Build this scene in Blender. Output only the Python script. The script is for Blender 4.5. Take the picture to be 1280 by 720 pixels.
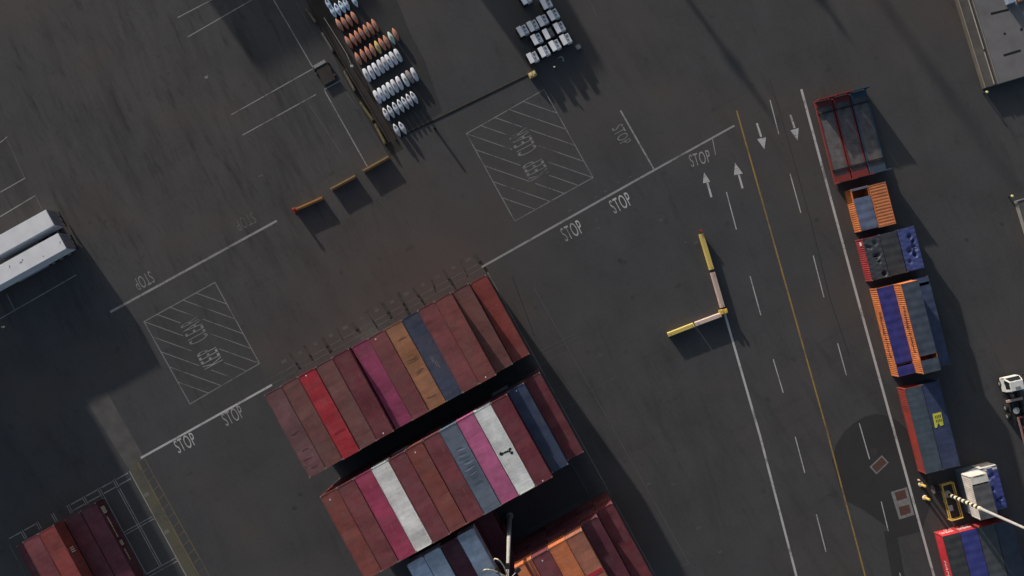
import bpy, bmesh, math, random
from mathutils import Vector, Matrix, Quaternion
random.seed(7)
for o in list(bpy.data.objects): bpy.data.objects.remove(o)
SC = bpy.context.scene
COL = SC.collection
# ------------------------------------------------------------------ camera
FOC, CH = 1166.0, 133.0
a = Vector((6/FOC, -20/FOC, -1)).normalized()
CQ = a.rotation_difference(Vector((0, 0, -1)))
cam = bpy.data.cameras.new('camera'); camo = bpy.data.objects.new('camera', cam); COL.objects.link(camo)
camo.location = (0, 0, CH); camo.rotation_mode = 'QUATERNION'; camo.rotation_quaternion = CQ
cam.sensor_width = 36; cam.lens = 36*FOC/1280; cam.clip_end = 6000; cam.clip_start = 1
SC.camera = camo
# ------------------------------------------------------------------ sky, sun, exposure
ELEV = math.radians(11.3)
SD = Vector((.577, -.817, 0)).normalized()          # where shadows fall
sun_az_from = -SD
w = bpy.data.worlds.new('World'); SC.world = w; w.use_nodes = True
nt = w.node_tree; sk = nt.nodes.new('ShaderNodeTexSky'); sk.sky_type = 'NISHITA'; sk.sun_disc = False
sk.sun_elevation = ELEV; sk.sun_rotation = math.atan2(sun_az_from.x, sun_az_from.y)
sk.air_density = 1.0; sk.dust_density = 2.4; sk.ozone_density = .8
bg = nt.nodes['Background']; nt.links.new(sk.outputs[0], bg.inputs[0]); bg.inputs[1].default_value = 0.1
sl = bpy.data.lights.new('sun', 'SUN'); so = bpy.data.objects.new('sun', sl); COL.objects.link(so)
sl.energy = 3.6; sl.angle = math.radians(.75); sl.color = (1.0, .92, .84)
ldir = Vector((SD.x*math.cos(ELEV), SD.y*math.cos(ELEV), -math.sin(ELEV)))
so.rotation_mode = 'QUATERNION'; so.rotation_quaternion = Vector((0, 0, -1)).rotation_difference(ldir)
SC.view_settings.view_transform = 'Standard'; SC.view_settings.look = 'None'
SC.view_settings.exposure = 0.36; SC.view_settings.gamma = 1
SC.render.engine = 'CYCLES'
# ------------------------------------------------------------------ helpers
def at(x, y, z=0.0):
    d = CQ @ Vector(((x-640)/FOC, -(y-360)/FOC, -1)); t = (z-CH)/d.z
    return Vector((0, 0, CH)) + d*t
class Fr:
    """ground frame: T = along image down-right axis, N = across to the right"""
    def __init__(s, tx, ty):
        s.T = Vector((tx, ty, 0)).normalized(); s.N = Vector((-s.T.y, s.T.x, 0)); s.ang = math.atan2(s.T.y, s.T.x)
    def p(s, n, t, z=0): v = s.N*n + s.T*t; v.z = z; return v
YB = Fr(.484, -.875); RC = Fr(.241, -.9705)
# ------------------------------------------------------------------ materials
def N_(nt, t, **k):
    n = nt.nodes.new(t)
    for a_, b_ in k.items(): setattr(n, a_, b_)
    return n
def newmat(name):
    m = bpy.data.materials.new(name); m.use_nodes = True
    return m, m.node_tree, m.node_tree.nodes['Principled BSDF']
def ramp(nt, fac, stops):
    r = N_(nt, 'ShaderNodeValToRGB'); e = r.color_ramp.elements
    e[0].position, e[1].position = stops[0][0], stops[-1][0]
    e[0].color, e[1].color = stops[0][1], stops[-1][1]
    for p, c in stops[1:-1]:
        q = e.new(p); q.color = c
    nt.links.new(fac, r.inputs[0]); return r.outputs[0]
def g4(v): return (v, v, v, 1)
def mixc(nt, bt, fac, a_, b_):
    m = N_(nt, 'ShaderNodeMix', data_type='RGBA', blend_type=bt)
    for i, v in ((0, fac), (6, a_), (7, b_)):
        if hasattr(v, 'is_linked') or hasattr(v, 'links'): nt.links.new(v, m.inputs[i])
        else: m.inputs[i].default_value = v
    return m.outputs[2]
def noise(nt, vec, scale, detail=4, rough=.55, off=None):
    n = N_(nt, 'ShaderNodeTexNoise'); n.inputs['Scale'].default_value = scale
    n.inputs['Detail'].default_value = detail; n.inputs['Roughness'].default_value = rough
    if vec is not None: nt.links.new(vec, n.inputs['Vector'])
    return n.outputs['Fac']
def mapping(nt, vec, rot=0, scale=(1, 1, 1), loc=(0, 0, 0)):
    m = N_(nt, 'ShaderNodeMapping'); m.inputs['Rotation'].default_value = (0, 0, rot)
    m.inputs['Scale'].default_value = scale; m.inputs['Location'].default_value = loc
    if rot and scale != (1, 1, 1):                 # turn first, stretch afterwards
        r = N_(nt, 'ShaderNodeMapping'); r.inputs['Rotation'].default_value = (0, 0, rot); m.inputs['Rotation'].default_value = (0, 0, 0)
        nt.links.new(vec, r.inputs['Vector']); nt.links.new(r.outputs[0], m.inputs['Vector']); return m.outputs[0]
    nt.links.new(vec, m.inputs['Vector']); return m.outputs[0]
def simple(name, col, rough=.6, var=.15, scale=3.0, metal=0, spec=.3, objcol=False):
    m, t, b = newmat(name)
    tc = N_(t, 'ShaderNodeTexCoord')
    f = noise(t, tc.outputs['Object'], scale, 5)
    v = ramp(t, f, [(.3, g4(1-var)), (.7, g4(1+var*.3))])
    if objcol:
        oi = N_(t, 'ShaderNodeObjectInfo'); base = oi.outputs['Color']
    else: base = (*col, 1)
    t.links.new(mixc(t, 'MULTIPLY', 1.0, base, v), b.inputs['Base Color'])
    b.inputs['Roughness'].default_value = rough; b.inputs['Metallic'].default_value = metal
    b.inputs['Specular IOR Level'].default_value = spec
    return m
M = {}
# asphalt: large patches, fine grain, tyre streaks that run along the yard's axis
def asphalt(name, k=1.0, streak=True):
    m, t, b = newmat(name)
    geo = N_(t, 'ShaderNodeNewGeometry'); P = geo.outputs['Position']
    big = ramp(t, noise(t, P, .018, 3), [(.35, (.061*k, .063*k, .066*k, 1)), (.65, (.074*k, .0712*k, .072*k, 1))])
    mid = ramp(t, noise(t, P, .16, 5, .6), [(.28, g4(.86)), (.72, g4(1.10))])
    fine = ramp(t, noise(t, P, 2.2, 4, .7), [(.25, g4(.90)), (.75, g4(1.08))])
    c = mixc(t, 'MULTIPLY', 1.0, big, mid); c = mixc(t, 'MULTIPLY', 1.0, c, fine)
    if streak:
        for rot, sc, thr, dark, msk in ((-YB.ang-.07, (.06, .40, 1), .56, .82, .03), (-YB.ang+.09, (.09, .6, 1), .62, .78, .05),
                                   (-RC.ang, (.015, .40, 1), .56, .90, .02), (-YB.ang+math.pi/2, (.05, .6, 1), .62, .88, .03)):
            mp = mapping(t, P, rot, sc)
            s = ramp(t, noise(t, mp, 1.0, 4, .6), [(thr-.06, g4(1.0)), (thr+.1, g4(dark))])
            mk = ramp(t, noise(t, P, msk, 2), [(.46, g4(0)), (.6, g4(1))])
            c = mixc(t, 'MULTIPLY', mk, c, s)
        dd = N_(t, 'ShaderNodeVectorMath', operation='DISTANCE'); t.links.new(P, dd.inputs[0]); dd.inputs[1].default_value = at(190, 150)
        dq = N_(t, 'ShaderNodeMath', operation='DIVIDE'); t.links.new(dd.outputs['Value'], dq.inputs[0]); dq.inputs[1].default_value = 50
        near = ramp(t, dq.outputs[0], [(.35, g4(1)), (.95, g4(.12))])
        for ra, sc, thr, dk in ((.04, (.13, .85, 1), .61, .64), (-.22, (.2, 1.3, 1), .64, .68), (.10, (.055, .35, 1), .55, .82)):
            st = ramp(t, noise(t, mapping(t, P, -YB.ang+ra, sc), 1.0, 5, .65), [(thr-.05, g4(1)), (thr+.09, g4(dk))])
            c = mixc(t, 'MULTIPLY', near, c, st)
        # rusty stain washed out from beneath the container block
        mk = ramp(t, noise(t, mapping(t, P, 0, (.04, .055, 1), (1.7, 3.2, 0)), 1.0, 2), [(.5, g4(0)), (.68, g4(.45))])
        c = mixc(t, 'MIX', mk, c, (.092*k, .071*k, .062*k, 1))
        cc = at(515, 335); sb = N_(t, 'ShaderNodeVectorMath', operation='DISTANCE'); t.links.new(P, sb.inputs[0]); sb.inputs[1].default_value = cc
        ad = N_(t, 'ShaderNodeMath', operation='MULTIPLY_ADD'); t.links.new(noise(t, P, .12, 3), ad.inputs[0]); ad.inputs[1].default_value = 16; t.links.new(sb.outputs['Value'], ad.inputs[2])
        dv = N_(t, 'ShaderNodeMath', operation='DIVIDE'); t.links.new(ad.outputs[0], dv.inputs[0]); dv.inputs[1].default_value = 40
        c = mixc(t, 'MIX', ramp(t, dv.outputs[0], [(.2, g4(.55)), (.75, g4(0))]), c, (.088*k, .066*k, .060*k, 1))
        sp = ramp(t, noise(t, P, .55, 3, .5), [(.66, g4(1)), (.72, g4(.78))])
        c = mixc(t, 'MULTIPLY', .8, c, sp)
    t.links.new(c, b.inputs['Base Color']); b.inputs['Roughness'].default_value = .88
    b.inputs['Specular IOR Level'].default_value = .25
    bp = N_(t, 'ShaderNodeBump'); bp.inputs['Strength'].default_value = .25; bp.inputs['Distance'].default_value = .03
    t.links.new(noise(t, P, 9, 3), bp.inputs['Height']); t.links.new(bp.outputs[0], b.inputs['Normal'])
    return m
M['asphalt'] = asphalt('asphalt')
M['patch'] = asphalt('fresh_asphalt', .56, False)
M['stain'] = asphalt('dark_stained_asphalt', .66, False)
M['brownstain'] = simple('brown_stained_asphalt', (.040, .035, .032), .85, .35, .5)
M['oil'] = simple('oil_stain', (.045, .044, .044), .6, .2, 2)
M['sealant'] = simple('sealant', (.028, .028, .03), .7)
M['concrete'] = simple('pale_concrete', (.105, .10, .094), .9, .25, .6)
def paint(name, col, wear):
    """worn road paint: the asphalt shows through where it has flaked"""
    m, t, b = newmat(name)
    geo = N_(t, 'ShaderNodeNewGeometry'); P = geo.outputs['Position']
    f1 = noise(t, P, 3.5, 6, .75); f2 = noise(t, P, .35, 3)
    ad = N_(t, 'ShaderNodeMath', operation='ADD'); t.links.new(f1, ad.inputs[0]); t.links.new(f2, ad.inputs[1])
    k = ramp(t, ad.outputs[0], [(.5, g4(wear)), (1.0, g4(min(1, wear*.35))), ] if False else [(.80, g4(min(1, wear+.62))), (1.02, g4(wear*.9))])
    t.links.new(mixc(t, 'MIX', k, (*col, 1), (.075, .073, .072, 1)), b.inputs['Base Color'])
    b.inputs['Roughness'].default_value = .75; b.inputs['Specular IOR Level'].default_value = .2
    return m
M['white'] = paint('white_road_paint', (.52, .51, .50), .08)
M['white2'] = paint('worn_white_road_paint', (.36, .355, .345), .22)
M['white3'] = paint('faded_white_road_paint', (.29, .29, .285), .36)
M['white4'] = paint('ghost_white_road_paint', (.17, .17, .165), .5)
M['white5'] = paint('almost_gone_road_paint', (.12, .12, .115), .5)
M['grime'] = simple('tyre_grime', (.058, .054, .052), .85, .35, .8)
M['yellow'] = paint('yellow_road_paint', (.36, .225, .06), .12)
M['yellow2'] = paint('faded_yellow_road_paint', (.22, .16, .07), .42)
M['olive'] = paint('olive_road_wash', (.125, .112, .068), .35)
# container paint: colour from the object, rust, faded patches and panel tone
def contmat(name, roof):
    m, t, b = newmat(name)
    oi = N_(t, 'ShaderNodeObjectInfo'); tc = N_(t, 'ShaderNodeTexCoord')
    rv = N_(t, 'ShaderNodeCombineXYZ')
    mu = N_(t, 'ShaderNodeMath', operation='MULTIPLY'); mu.inputs[1].default_value = 37.0
    t.links.new(oi.outputs['Random'], mu.inputs[0]); t.links.new(mu.outputs[0], rv.inputs[0]); t.links.new(mu.outputs[0], rv.inputs[1])
    va = N_(t, 'ShaderNodeVectorMath', operation='ADD'); t.links.new(tc.outputs['Object'], va.inputs[0]); t.links.new(rv.outputs[0], va.inputs[1])
    V = va.outputs[0]
    c = oi.outputs['Color']
    pan = ramp(t, noise(t, mapping(t, V, 0, (.55, .03, .2)), 1, 2, .4), [(.35, g4(.86)), (.65, g4(1.1))])
    c = mixc(t, 'MULTIPLY', 1, c, pan)
    rib = ramp(t, noise(t, mapping(t, V, 0, (2.4, .10, .2)), 1, 3, .5), [(.40, g4(.80)), (.60, g4(1.05))])
    c = mixc(t, 'MULTIPLY', .45, c, rib)
    dn = ramp(t, noise(t, mapping(t, V, 0, (.9, .35, .5)), 1, 3, .6), [(.36, g4(.80)), (.46, g4(1.0)), (.62, g4(1.0)), (.70, g4(1.14))])
    c = mixc(t, 'MULTIPLY', .8, c, dn)
    pt = ramp(t, noise(t, V, .9, 5, .6), [(.35, g4(.84)), (.65, g4(1.08))])
    c = mixc(t, 'MULTIPLY', .8, c, pt)
    du = ramp(t, noise(t, V, .5, 4, .6), [(.45, g4(0)), (.75, g4(.28))])
    c = mixc(t, 'MIX', du, c, (.16, .13, .12, 1))
    ru = ramp(t, noise(t, V, 2.6, 6, .75), [(.66, g4(0)), (.72, g4(.75))])
    c = mixc(t, 'MIX', ru, c, (.10, .038, .02, 1))
    sc = ramp(t, noise(t, mapping(t, V, 0, (.8, 9, 1)), 1, 2, .5), [(.70, g4(0)), (.74, g4(.35))])
    c = mixc(t, 'MIX', sc, c, (.30, .27, .26, 1))
    t.links.new(c, b.inputs['Base Color']); b.inputs['Roughness'].default_value = .6
    b.inputs['Specular IOR Level'].default_value = .25
    bp = N_(t, 'ShaderNodeBump'); bp.inputs['Strength'].default_value = .5; bp.inputs['Distance'].default_value = .05
    t.links.new(noise(t, V, 1.1, 3), bp.inputs['Height']); t.links.new(bp.outputs[0], b.inputs['Normal'])
    return m
M['cont'] = contmat('container_paint', False)
M['casting'] = simple('pale_casting', (.26, .20, .18), .6, .4, 2)
M['white_letter'] = simple('white_lettering', (.75, .74, .74), .6, .1)
M['tarp'] = simple('tarpaulin', (1, 1, 1), .5, .3, .9, objcol=True)
M['obj'] = simple('painted_metal', (1, 1, 1), .55, .12, .5, objcol=True)
M['steel'] = simple('worn_steel', (.30, .29, .28), .5, .3, 4)
M['cast'] = simple('pale_casting', (.34, .30, .28), .6, .4, 5)
M['dark'] = simple('dark_metal', (.02, .02, .022), .6, .3, 4)
M['rubber'] = simple('rubber', (.018, .018, .018), .85, .2, 6)
M['glass'] = simple('dark_glass', (.02, .025, .03), .12, .1, 3, spec=.6)
M['red'] = simple('red_paint', (.30, .025, .03), .5, .2, 5)
M['yel'] = simple('yellow_paint', (.66, .46, .11), .55, .2, 3)
M['cream'] = simple('cream_paint', (.72, .66, .50), .5, .12, 5)
M['black'] = simple('black_paint', (.012, .012, .012), .6, .2, 5)
M['grey'] = simple('galvanised_grey', (.42, .43, .43), .45, .18, 2)
M['pink'] = simple('salmon_paint', (.52, .36, .30), .55, .2, 3)
M['wood'] = simple('weathered_boards', (.165, .15, .15), .85, .4, 1.2)
M['lamp'] = simple('pale_yellow_cap', (.75, .72, .35), .4, .05, 5)
M['wall'] = simple('grey_cladding', (.25, .25, .25), .7, .2, .4)
# ------------------------------------------------------------------ object helpers
def tag(o, label, cat, group=None):
    o['label'] = label; o['category'] = cat
    if group: o['group'] = group
    return o
def empty(name, loc, rz=0, label=None, cat=None, group=None):
    o = bpy.data.objects.new(name, None); COL.objects.link(o); o.location = loc; o.rotation_euler = (0, 0, rz)
    o.empty_display_size = .3
    if label: tag(o, label, cat, group)
    return o
class MB:
    def __init__(s): s.v = []; s.f = []
    def quad(s, *ps):
        i = len(s.v); s.v += [tuple(p) for p in ps]; s.f.append(tuple(range(i, i+len(ps)))); return s
    def box(s, x0, x1, y0, y1, z0, z1, rz=0, c=(0, 0, 0), bev=0):
        i = len(s.v)
        for z in (z0, z1):
            for x, y in ((x0, y0), (x1, y0), (x1, y1), (x0, y1)):
                X = x*math.cos(rz)-y*math.sin(rz)+c[0]; Y = x*math.sin(rz)+y*math.cos(rz)+c[1]
                s.v.append((X, Y, z+c[2]))
        s.f += [tuple(i+k for k in q) for q in ((0, 3, 2, 1), (4, 5, 6, 7), (0, 1, 5, 4), (1, 2, 6, 5), (2, 3, 7, 6), (3, 0, 4, 7))]
        return s
    def taper(s, b, t, z0, z1):      # b, t = (x0,x1,y0,y1)
        i = len(s.v)
        for q, z in ((b, z0), (t, z1)):
            for x, y in ((q[0], q[2]), (q[1], q[2]), (q[1], q[3]), (q[0], q[3])): s.v.append((x, y, z))
        s.f += [tuple(i+k for k in q) for q in ((0, 3, 2, 1), (4, 5, 6, 7), (0, 1, 5, 4), (1, 2, 6, 5), (2, 3, 7, 6), (3, 0, 4, 7))]
        return s
    def tube(s, p, q, r, r2=None, n=10, caps=True):
        p, q = Vector(p), Vector(q); r2 = r if r2 is None else r2
        ax = (q-p).normalized(); u = ax.orthogonal().normalized(); v = ax.cross(u); i = len(s.v)
        for c, rr in ((p, r), (q, r2)):
            for k in range(n):
                an = 2*math.pi*k/n; s.v.append(tuple(c+u*math.cos(an)*rr+v*math.sin(an)*rr))
        for k in range(n):
            k2 = (k+1) % n; s.f.append((i+k, i+k2, i+n+k2, i+n+k))
        if caps: s.f.append(tuple(i+k for k in reversed(range(n)))); s.f.append(tuple(i+n+k for k in range(n)))
        return s
    def loft(s, rings, caps=True):
        i = len(s.v); n = len(rings[0])
        for r in rings: s.v += [tuple(p) for p in r]
        for j in range(len(rings)-1):
            for k in range(n):
                k2 = (k+1) % n; s.f.append((i+j*n+k, i+j*n+k2, i+(j+1)*n+k2, i+(j+1)*n+k))
        if caps: s.f.append(tuple(i+k for k in reversed(range(n)))); s.f.append(tuple(i+(len(rings)-1)*n+k for k in range(n)))
        return s
    def mesh(s, name, mat, bevel=0):
        me = bpy.data.meshes.new(name); me.from_pydata(s.v, [], s.f)
        bm = bmesh.new(); bm.from_mesh(me); bmesh.ops.recalc_face_normals(bm, faces=bm.faces)
        if bevel: bmesh.ops.bevel(bm, geom=bm.edges[:], offset=bevel, segments=2, affect='EDGES', clamp_overlap=True)
        bm.to_mesh(me); bm.free(); me.materials.append(mat); me.update(); return me
    def build(s, name, mat, parent=None, bevel=0, color=None):
        return mk(name, s.mesh(name, mat, bevel), parent, color)
def mk(name, me, parent=None, color=None):
    o = bpy.data.objects.new(name, me); COL.objects.link(o)
    if parent is not None: o.parent = parent
    if color: o.color = (*color, 1)
    return o
def struct(o): o['kind'] = 'structure'; return o
def kids(o, i=None): return [c for c in COL.objects if c.parent == o]
def copy_tree(o, parent=None, color=None, ch=None):
    c = o.copy(); COL.objects.link(c)
    if parent is not None: c.parent = parent
    if color is not None and c.type == 'MESH': c.color = (*color, 1)
    for k in (TREE.get(o.name) or []): copy_tree(k, c, color)
    return c
TREE = {}
def reg(root):                          # remember a prototype's parts so copying needs no scene scan
    TREE[root.name] = [o for o in COL.objects if o.parent == root]
    for k in TREE[root.name]: TREE[k.name] = [o for o in COL.objects if o.parent == k]
    return root
# ================================================================== GROUND
bm = MB(); bm.quad((-1500, -1500, 0), (1500, -1500, 0), (1500, 1500, 0), (-1500, 1500, 0))
struct(bm.build('ground', M['asphalt']))
Z1, Z2 = .004, .008
def line(pts, wpx, mat='white', z=Z2, closed=False, name='road_marking'):
    """a painted stripe through ground points given in picture pixels"""
    m = MB(); w_ = wpx/8.77/2
    P_ = [at(x, y, 0) for x, y in pts]
    if closed: P_.append(P_[0])
    for p, q in zip(P_, P_[1:]):
        d = (q-p).normalized(); n = Vector((-d.y, d.x, 0))*w_; e = d*(w_ if len(P_) > 2 else 0)
        z += .0006
        m.quad(*[Vector((v.x, v.y, z)) for v in (p-n-e, q-n+e, q+n+e, p+n-e)])
    return struct(m.build(name, M[mat]))
def poly(pts, mat, z=Z1, name='road_patch'):
    m = MB(); m.quad(*[Vector((*at(x, y, 0).xy, z)) for x, y in pts]); return struct(m.build(name, M[mat]))
# concrete runway strip beside the stacking block, with its yellow safety hatching
poly([(108, 500), (133, 489), (181, 573), (160, 585)], 'concrete', Z1, 'runway_strip')
poly([(161, 585), (174, 577.5), (253, 733), (238, 733)], 'olive', Z1+.0012, 'runway_strip')
line([(181, 574), (263, 722)], 1.0, 'yellow2')
line([(172, 578), (255, 732)], 1.8, 'yellow2')
for k in range(13):
    x0, y0 = 183+k*6.3, 577+k*11.4
    line([(x0+3, y0+7), (x0-3.5, y0+13)], .8, 'yellow2')
poly([(392, -8), (493, -8), (512, 40), (531, 76), (543, 110), (553, 140), (520, 158), (499, 170), (478, 130), (440, 66)], 'stain', Z1, 'asphalt_patch')  # darker ground tone over the area around the capsule machines
poly([(378, -8), (398, -8), (452, 92), (505, 186), (486, 196), (434, 104)], 'brownstain', Z1+.001, 'asphalt_patch')
for bx, by, br in ((375, 618, 3.2), (368, 635, 3.6), (1036, 619, 2.6), (1021, 275, 3), (1092, 564, 5.5), (131, 277, 2.4), (198, 71, 2), (211, 92, 1.8), (72, 166, 2.6), (112, 278, 2), (790, 372, 3), (1208, 300, 3), (1252, 280, 2.5), (775, 326, 4)):
    q = at(bx, by); m_ = MB(); pts = []
    for k in range(12):
        an = k*math.pi/6; r = br/8.77*random.uniform(.7, 1.15); pts.append((q.x+r*math.cos(an), q.y+r*.8*math.sin(an), Z1+.0015))
    m_.quad(*pts); struct(m_.build('oil_stain', M['oil']))
for bx, by, wv in ((746, 275, 1.0), (748, 285, 1.6), (870, 303, 1.5), (857, 303, 1), (826, 275, 1.6), (712, 263, 1.3), (726, 257, 1.1), (745, 246, 1), (757, 239, 1.4), (773, 228, 1.2), (788, 221, 1.2), (326, 219.5, 1.8), (811, 605, 1.8), (842, 605, 1.8), (873, 660, 1.8), (750, 444, 1.6), (764, 474, 1.2), (900, 690, 1.6)):
    line([(bx-wv*1.4, by+wv*.7), (bx+wv*1.4, by-wv*.7)], wv*1.2, 'white5', Z1+.002)
# fresh asphalt around the manholes
poly([(1040, 575), (1045, 556), (1054, 541), (1066, 530), (1080, 521), (1096, 517), (1110, 520), (1123, 527), (1140, 541), (1152, 570),
      (1166, 622), (1152, 664), (1121, 672), (1104, 655), (1083, 640), (1058, 626), (1049, 606)], 'patch', Z1, 'asphalt_patch')
poly([(1105, 664), (1120, 662), (1131, 722), (1115, 722)], 'patch', Z1-.001, 'asphalt_patch')
line([(962, 98), (985, 175), (1013, 275), (1038, 375), (1062, 446)], .7, 'sealant', Z1+.001, name='crack_sealant')
line([(1120, 668), (1130, 722)], .8, 'sealant', Z1+.001, name='crack_sealant')
line([(640, 345), (668, 420)], .8, 'sealant', Z1+.001, name='crack_sealant')
# thick white lines
line([(138, 390), (346, 276)], 2.8, 'white2')
line([(176, 572.5), (340, 481)], 2.6, 'white')
line([(602, 334), (680, 290)], 2.6, 'white2')
line([(680, 290), (818, 212.5)], 2.6, 'white2')
line([(818, 212.5), (918, 157)], 2.4, 'white2')
line([(775.5, 138), (817, 211)], 1.9, 'white2')
line([(890.5, 173), (894.5, 194)], 1.1, 'white2')
line([(1002, 113), (1069, 362), (1168, 722)], 3.0, 'white')
line([(906, 392), (950, 545), (996, 722)], 2.7, 'white')
line([(921, 139), (960, 277), (1034, 540), (1082, 722)], 1.9, 'yellow')
for a_, b_ in (((908, 240), (920.5, 287)), ((937.5, 345), (951, 394)), ((966.5, 449), (979, 491)), ((994, 546), (1006, 591)), ((1020.5, 643), (1032.5, 690)),
               ((962.5, 125), (973.5, 167.5)), ((987.5, 217), (1001, 266)), ((1016.5, 319.5), (1030, 372)), ((1047, 429), (1058, 469)), ((1074, 529), (1087, 574)),
               ((1101.5, 627), (1110.5, 664)), ((1124.5, 716), (1127, 726))):
    line([a_, b_], 1.15, 'white', name='lane_dash')
def arrow(tail, neck, tip, b0, b1):
    m = MB(); z = Z2
    p, q = at(*tail), at(*neck); d = (q-p).normalized(); n = Vector((-d.y, d.x, 0))*.14
    m.quad(*[Vector((v.x, v.y, z)) for v in (p-n, q-n, q+n, p+n)])
    m.quad(*[Vector((*at(*v).xy, z+.001)) for v in (b0, tip, b1)])
    struct(m.build('lane_arrow', M['white']))
arrow((946, 154), (951.5, 171), (955.5, 186.5), (946.5, 174), (957.5, 171.5))
arrow((988, 143.5), (993.2, 160), (997, 175.5), (988, 163), (998.3, 160))
arrow((889.3, 246.5), (884.3, 228.5), (880, 215.5), (878.7, 229), (888, 227.3))
arrow((928.3, 235.5), (923.5, 218.5), (918.7, 203.5), (917.5, 219), (928.5, 217))
# thin parking lines at the upper left
for p_, q_, w_ in (((222, 22), (272, -4), 1.1), ((235, 46), (318, -2), 1.1), ((289, 143.5), (391, 86), 1.2), ((303, 169), (395, 118), 1.2), ((405, 112), (425, 101), 1.2),
                   ((341, -2), (391, 84), 1.2), ((405, 112), (459, 208), 1.3), ((0, 178.5), (9, 171), 1.1), ((0, 240.5), (31.5, 222.5), 1.1), ((0, 271), (44, 244.5), 1.3),
                   ((0, 398.5), (95.5, 343.5), 1.0), ((8, 367), (18, 387), .8)):
    line([p_, q_], w_, 'white2')
for p_, q_, w_ in (((9, 175), (30.5, 221.5), .8), ((44, 244.5), (53, 262), .8), ((384, 127), (427, 192), .6), ((369, 0), (392, 42), .6), ((432, 114), (447, 136), .7), ((736, 0), (746, 20), .6),
                   ((667.5, 360), (861, 704), .45), ((861, 704), (850, 708), .5), ((672, 440), (722, 416), .5), ((674, 446), (722, 421), .4), ((675, 456), (706, 440), .5), ((702, 507), (742, 486.5), .5), ((702, 512), (728, 498), .5), ((745, 484), (766, 473), .4)):
    line([p_, q_], w_, 'white4')
# stacking-slot outlines, drawn in the yard frame
def fline(fr, n0, t0, n1, t1, w_, mat):
    m = MB(); p, q = fr.p(n0, t0), fr.p(n1, t1); d = (q-p).normalized(); n = Vector((-d.y, d.x, 0))*w_/2
    m.quad(*[Vector((v.x, v.y, Z2)) for v in (p-n, q-n, q+n, p+n)]); struct(m.build('slot_marking', M[mat]))
PIT = 2.5; NR = -1.72
fline(YB, -1.45, -6.9, -1.45, 46, .09, 'white3')
fline(YB, -4.15, 21.5, -4.15, 29.2, .09, 'white4'); fline(YB, -36, -6.9, -1.5, -6.9, .09, 'white4'); fline(YB, -36, -7.7, -1.5, -7.7, .09, 'white4')
fline(YB, -14, 28.9, -1.5, 28.9, .08, 'white4'); fline(YB, -14, 29.2, -1.5, 29.2, .08, 'white4')
for i in range(14):
    for dn in (-.14, .14): fline(YB, NR-i*PIT+dn, -8.0, NR-i*PIT+dn, -5.6, .07, 'white5')
    if i < 13: fline(YB, NR-i*PIT-1.6+random.uniform(-.2,.2), -8.9, NR-i*PIT-.9, -8.9, .45, 'white5'); fline(YB, NR-i*PIT+random.uniform(-.3,.3), -9.3+random.uniform(-.4,.4), NR-i*PIT+random.uniform(-.3,.3), -6.2+random.uniform(-1.2,.4), random.uniform(.15,.6), 'grime')
BR = -59.8
fline(YB, BR, -5.9, BR, 14, .12, 'white2'); fline(YB, BR-20, -4.9, BR-20, 9, .09, 'white4')
for i in range(8):
    n0 = BR-i*PIT
    if i not in (4, 5): fline(YB, n0-.3, -5.75, n0-2.1, -5.75, .15, 'white2')
    if i < 4: fline(YB, n0-.35, -4.85, n0-2.2, -4.85, .14, 'white2')
    for dn in (-.17, .13):
        if i: fline(YB, n0+dn, -5.9, n0+dn, -4.6, .11, 'white2')
        if 0 < i < 3: fline(YB, n0+dn, -4.4, n0+dn, 8, .11, 'white2')
for t in (1.35, 1.75, 8.1, 8.6): fline(YB, BR-.1, t, BR-4.9, t, .11, 'white2')
for t in (-1.8, 4.2):
    m = MB(); c = YB.p(BR+.55, t)
    for k in range(5): m.box(-.35+k*.15, -.28+k*.15, -.28, .22, 0, .002, YB.ang+math.pi/2, (c.x, c.y, Z2+.001))
    struct(m.build('slot_marking', M['white3']))
# words on the ground
def words(txt, c, along, wpx, hpx, mat, shear=0.0):
    """flat painted letters: centre, reading direction (picture px), total width and letter height"""
    cu = bpy.data.curves.new('t', 'FONT'); cu.body = txt; cu.align_x = 'CENTER'; cu.align_y = 'CENTER'; cu.size = 1; cu.space_character = 1.12
    o = bpy.data.objects.new('t', cu); COL.objects.link(o)
    bpy.context.view_layer.update()
    me = bpy.data.meshes.new_from_object(o.evaluated_get(bpy.context.evaluated_depsgraph_get()))
    bpy.data.objects.remove(o)
    xs = [v.co.x for v in me.vertices]; ys = [v.co.y for v in me.vertices]
    cx, cy = (min(xs)+max(xs))/2, (min(ys)+max(ys))/2
    sx, sy = wpx/8.77/(max(xs)-min(xs)), hpx/8.77/(max(ys)-min(ys))
    d = Vector((along[0], -along[1], 0)).normalized(); u = Vector((-d.y, d.x, 0)); P_ = at(*c)
    for v in me.vertices:
        q = P_ + d*((v.co.x-cx)*sx + (v.co.y-cy)*sy*shear) + u*((v.co.y-cy)*sy); v.co = (q.x, q.y, Z2+.004)
    me.materials.clear(); me.materials.append(M[mat])
    return struct(mk('road_lettering', me))
words('STOP', (715, 288.3), (.885, -.465), 26, 18, 'white')
words('STOP', (775.8, 253.5), (.885, -.465), 26, 18, 'white')
words('STOP', (875, 198), (.96, -.27), 26, 16, 'white2')
words('STOP', (291, 519.5), (.885, -.465), 26, 17, 'white2')
words('STOP', (231.5, 553.5), (.885, -.465), 26, 17, 'white')
words('STOP', (777, 168.5), (.48, .87), 25, 15, 'white3')
words('STOP', (180, 351), (-.88, .47), 24, 16, 'white3')
words('STOP', (307, 277), (-.88, .47), 25, 15, 'white4')
words('KEEP', (669.5, 211), (-.47, -.88), 22, 27, 'white3'); words('CLEAR', (653.5, 178), (-.47, -.88), 30, 26, 'white3')
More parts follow.
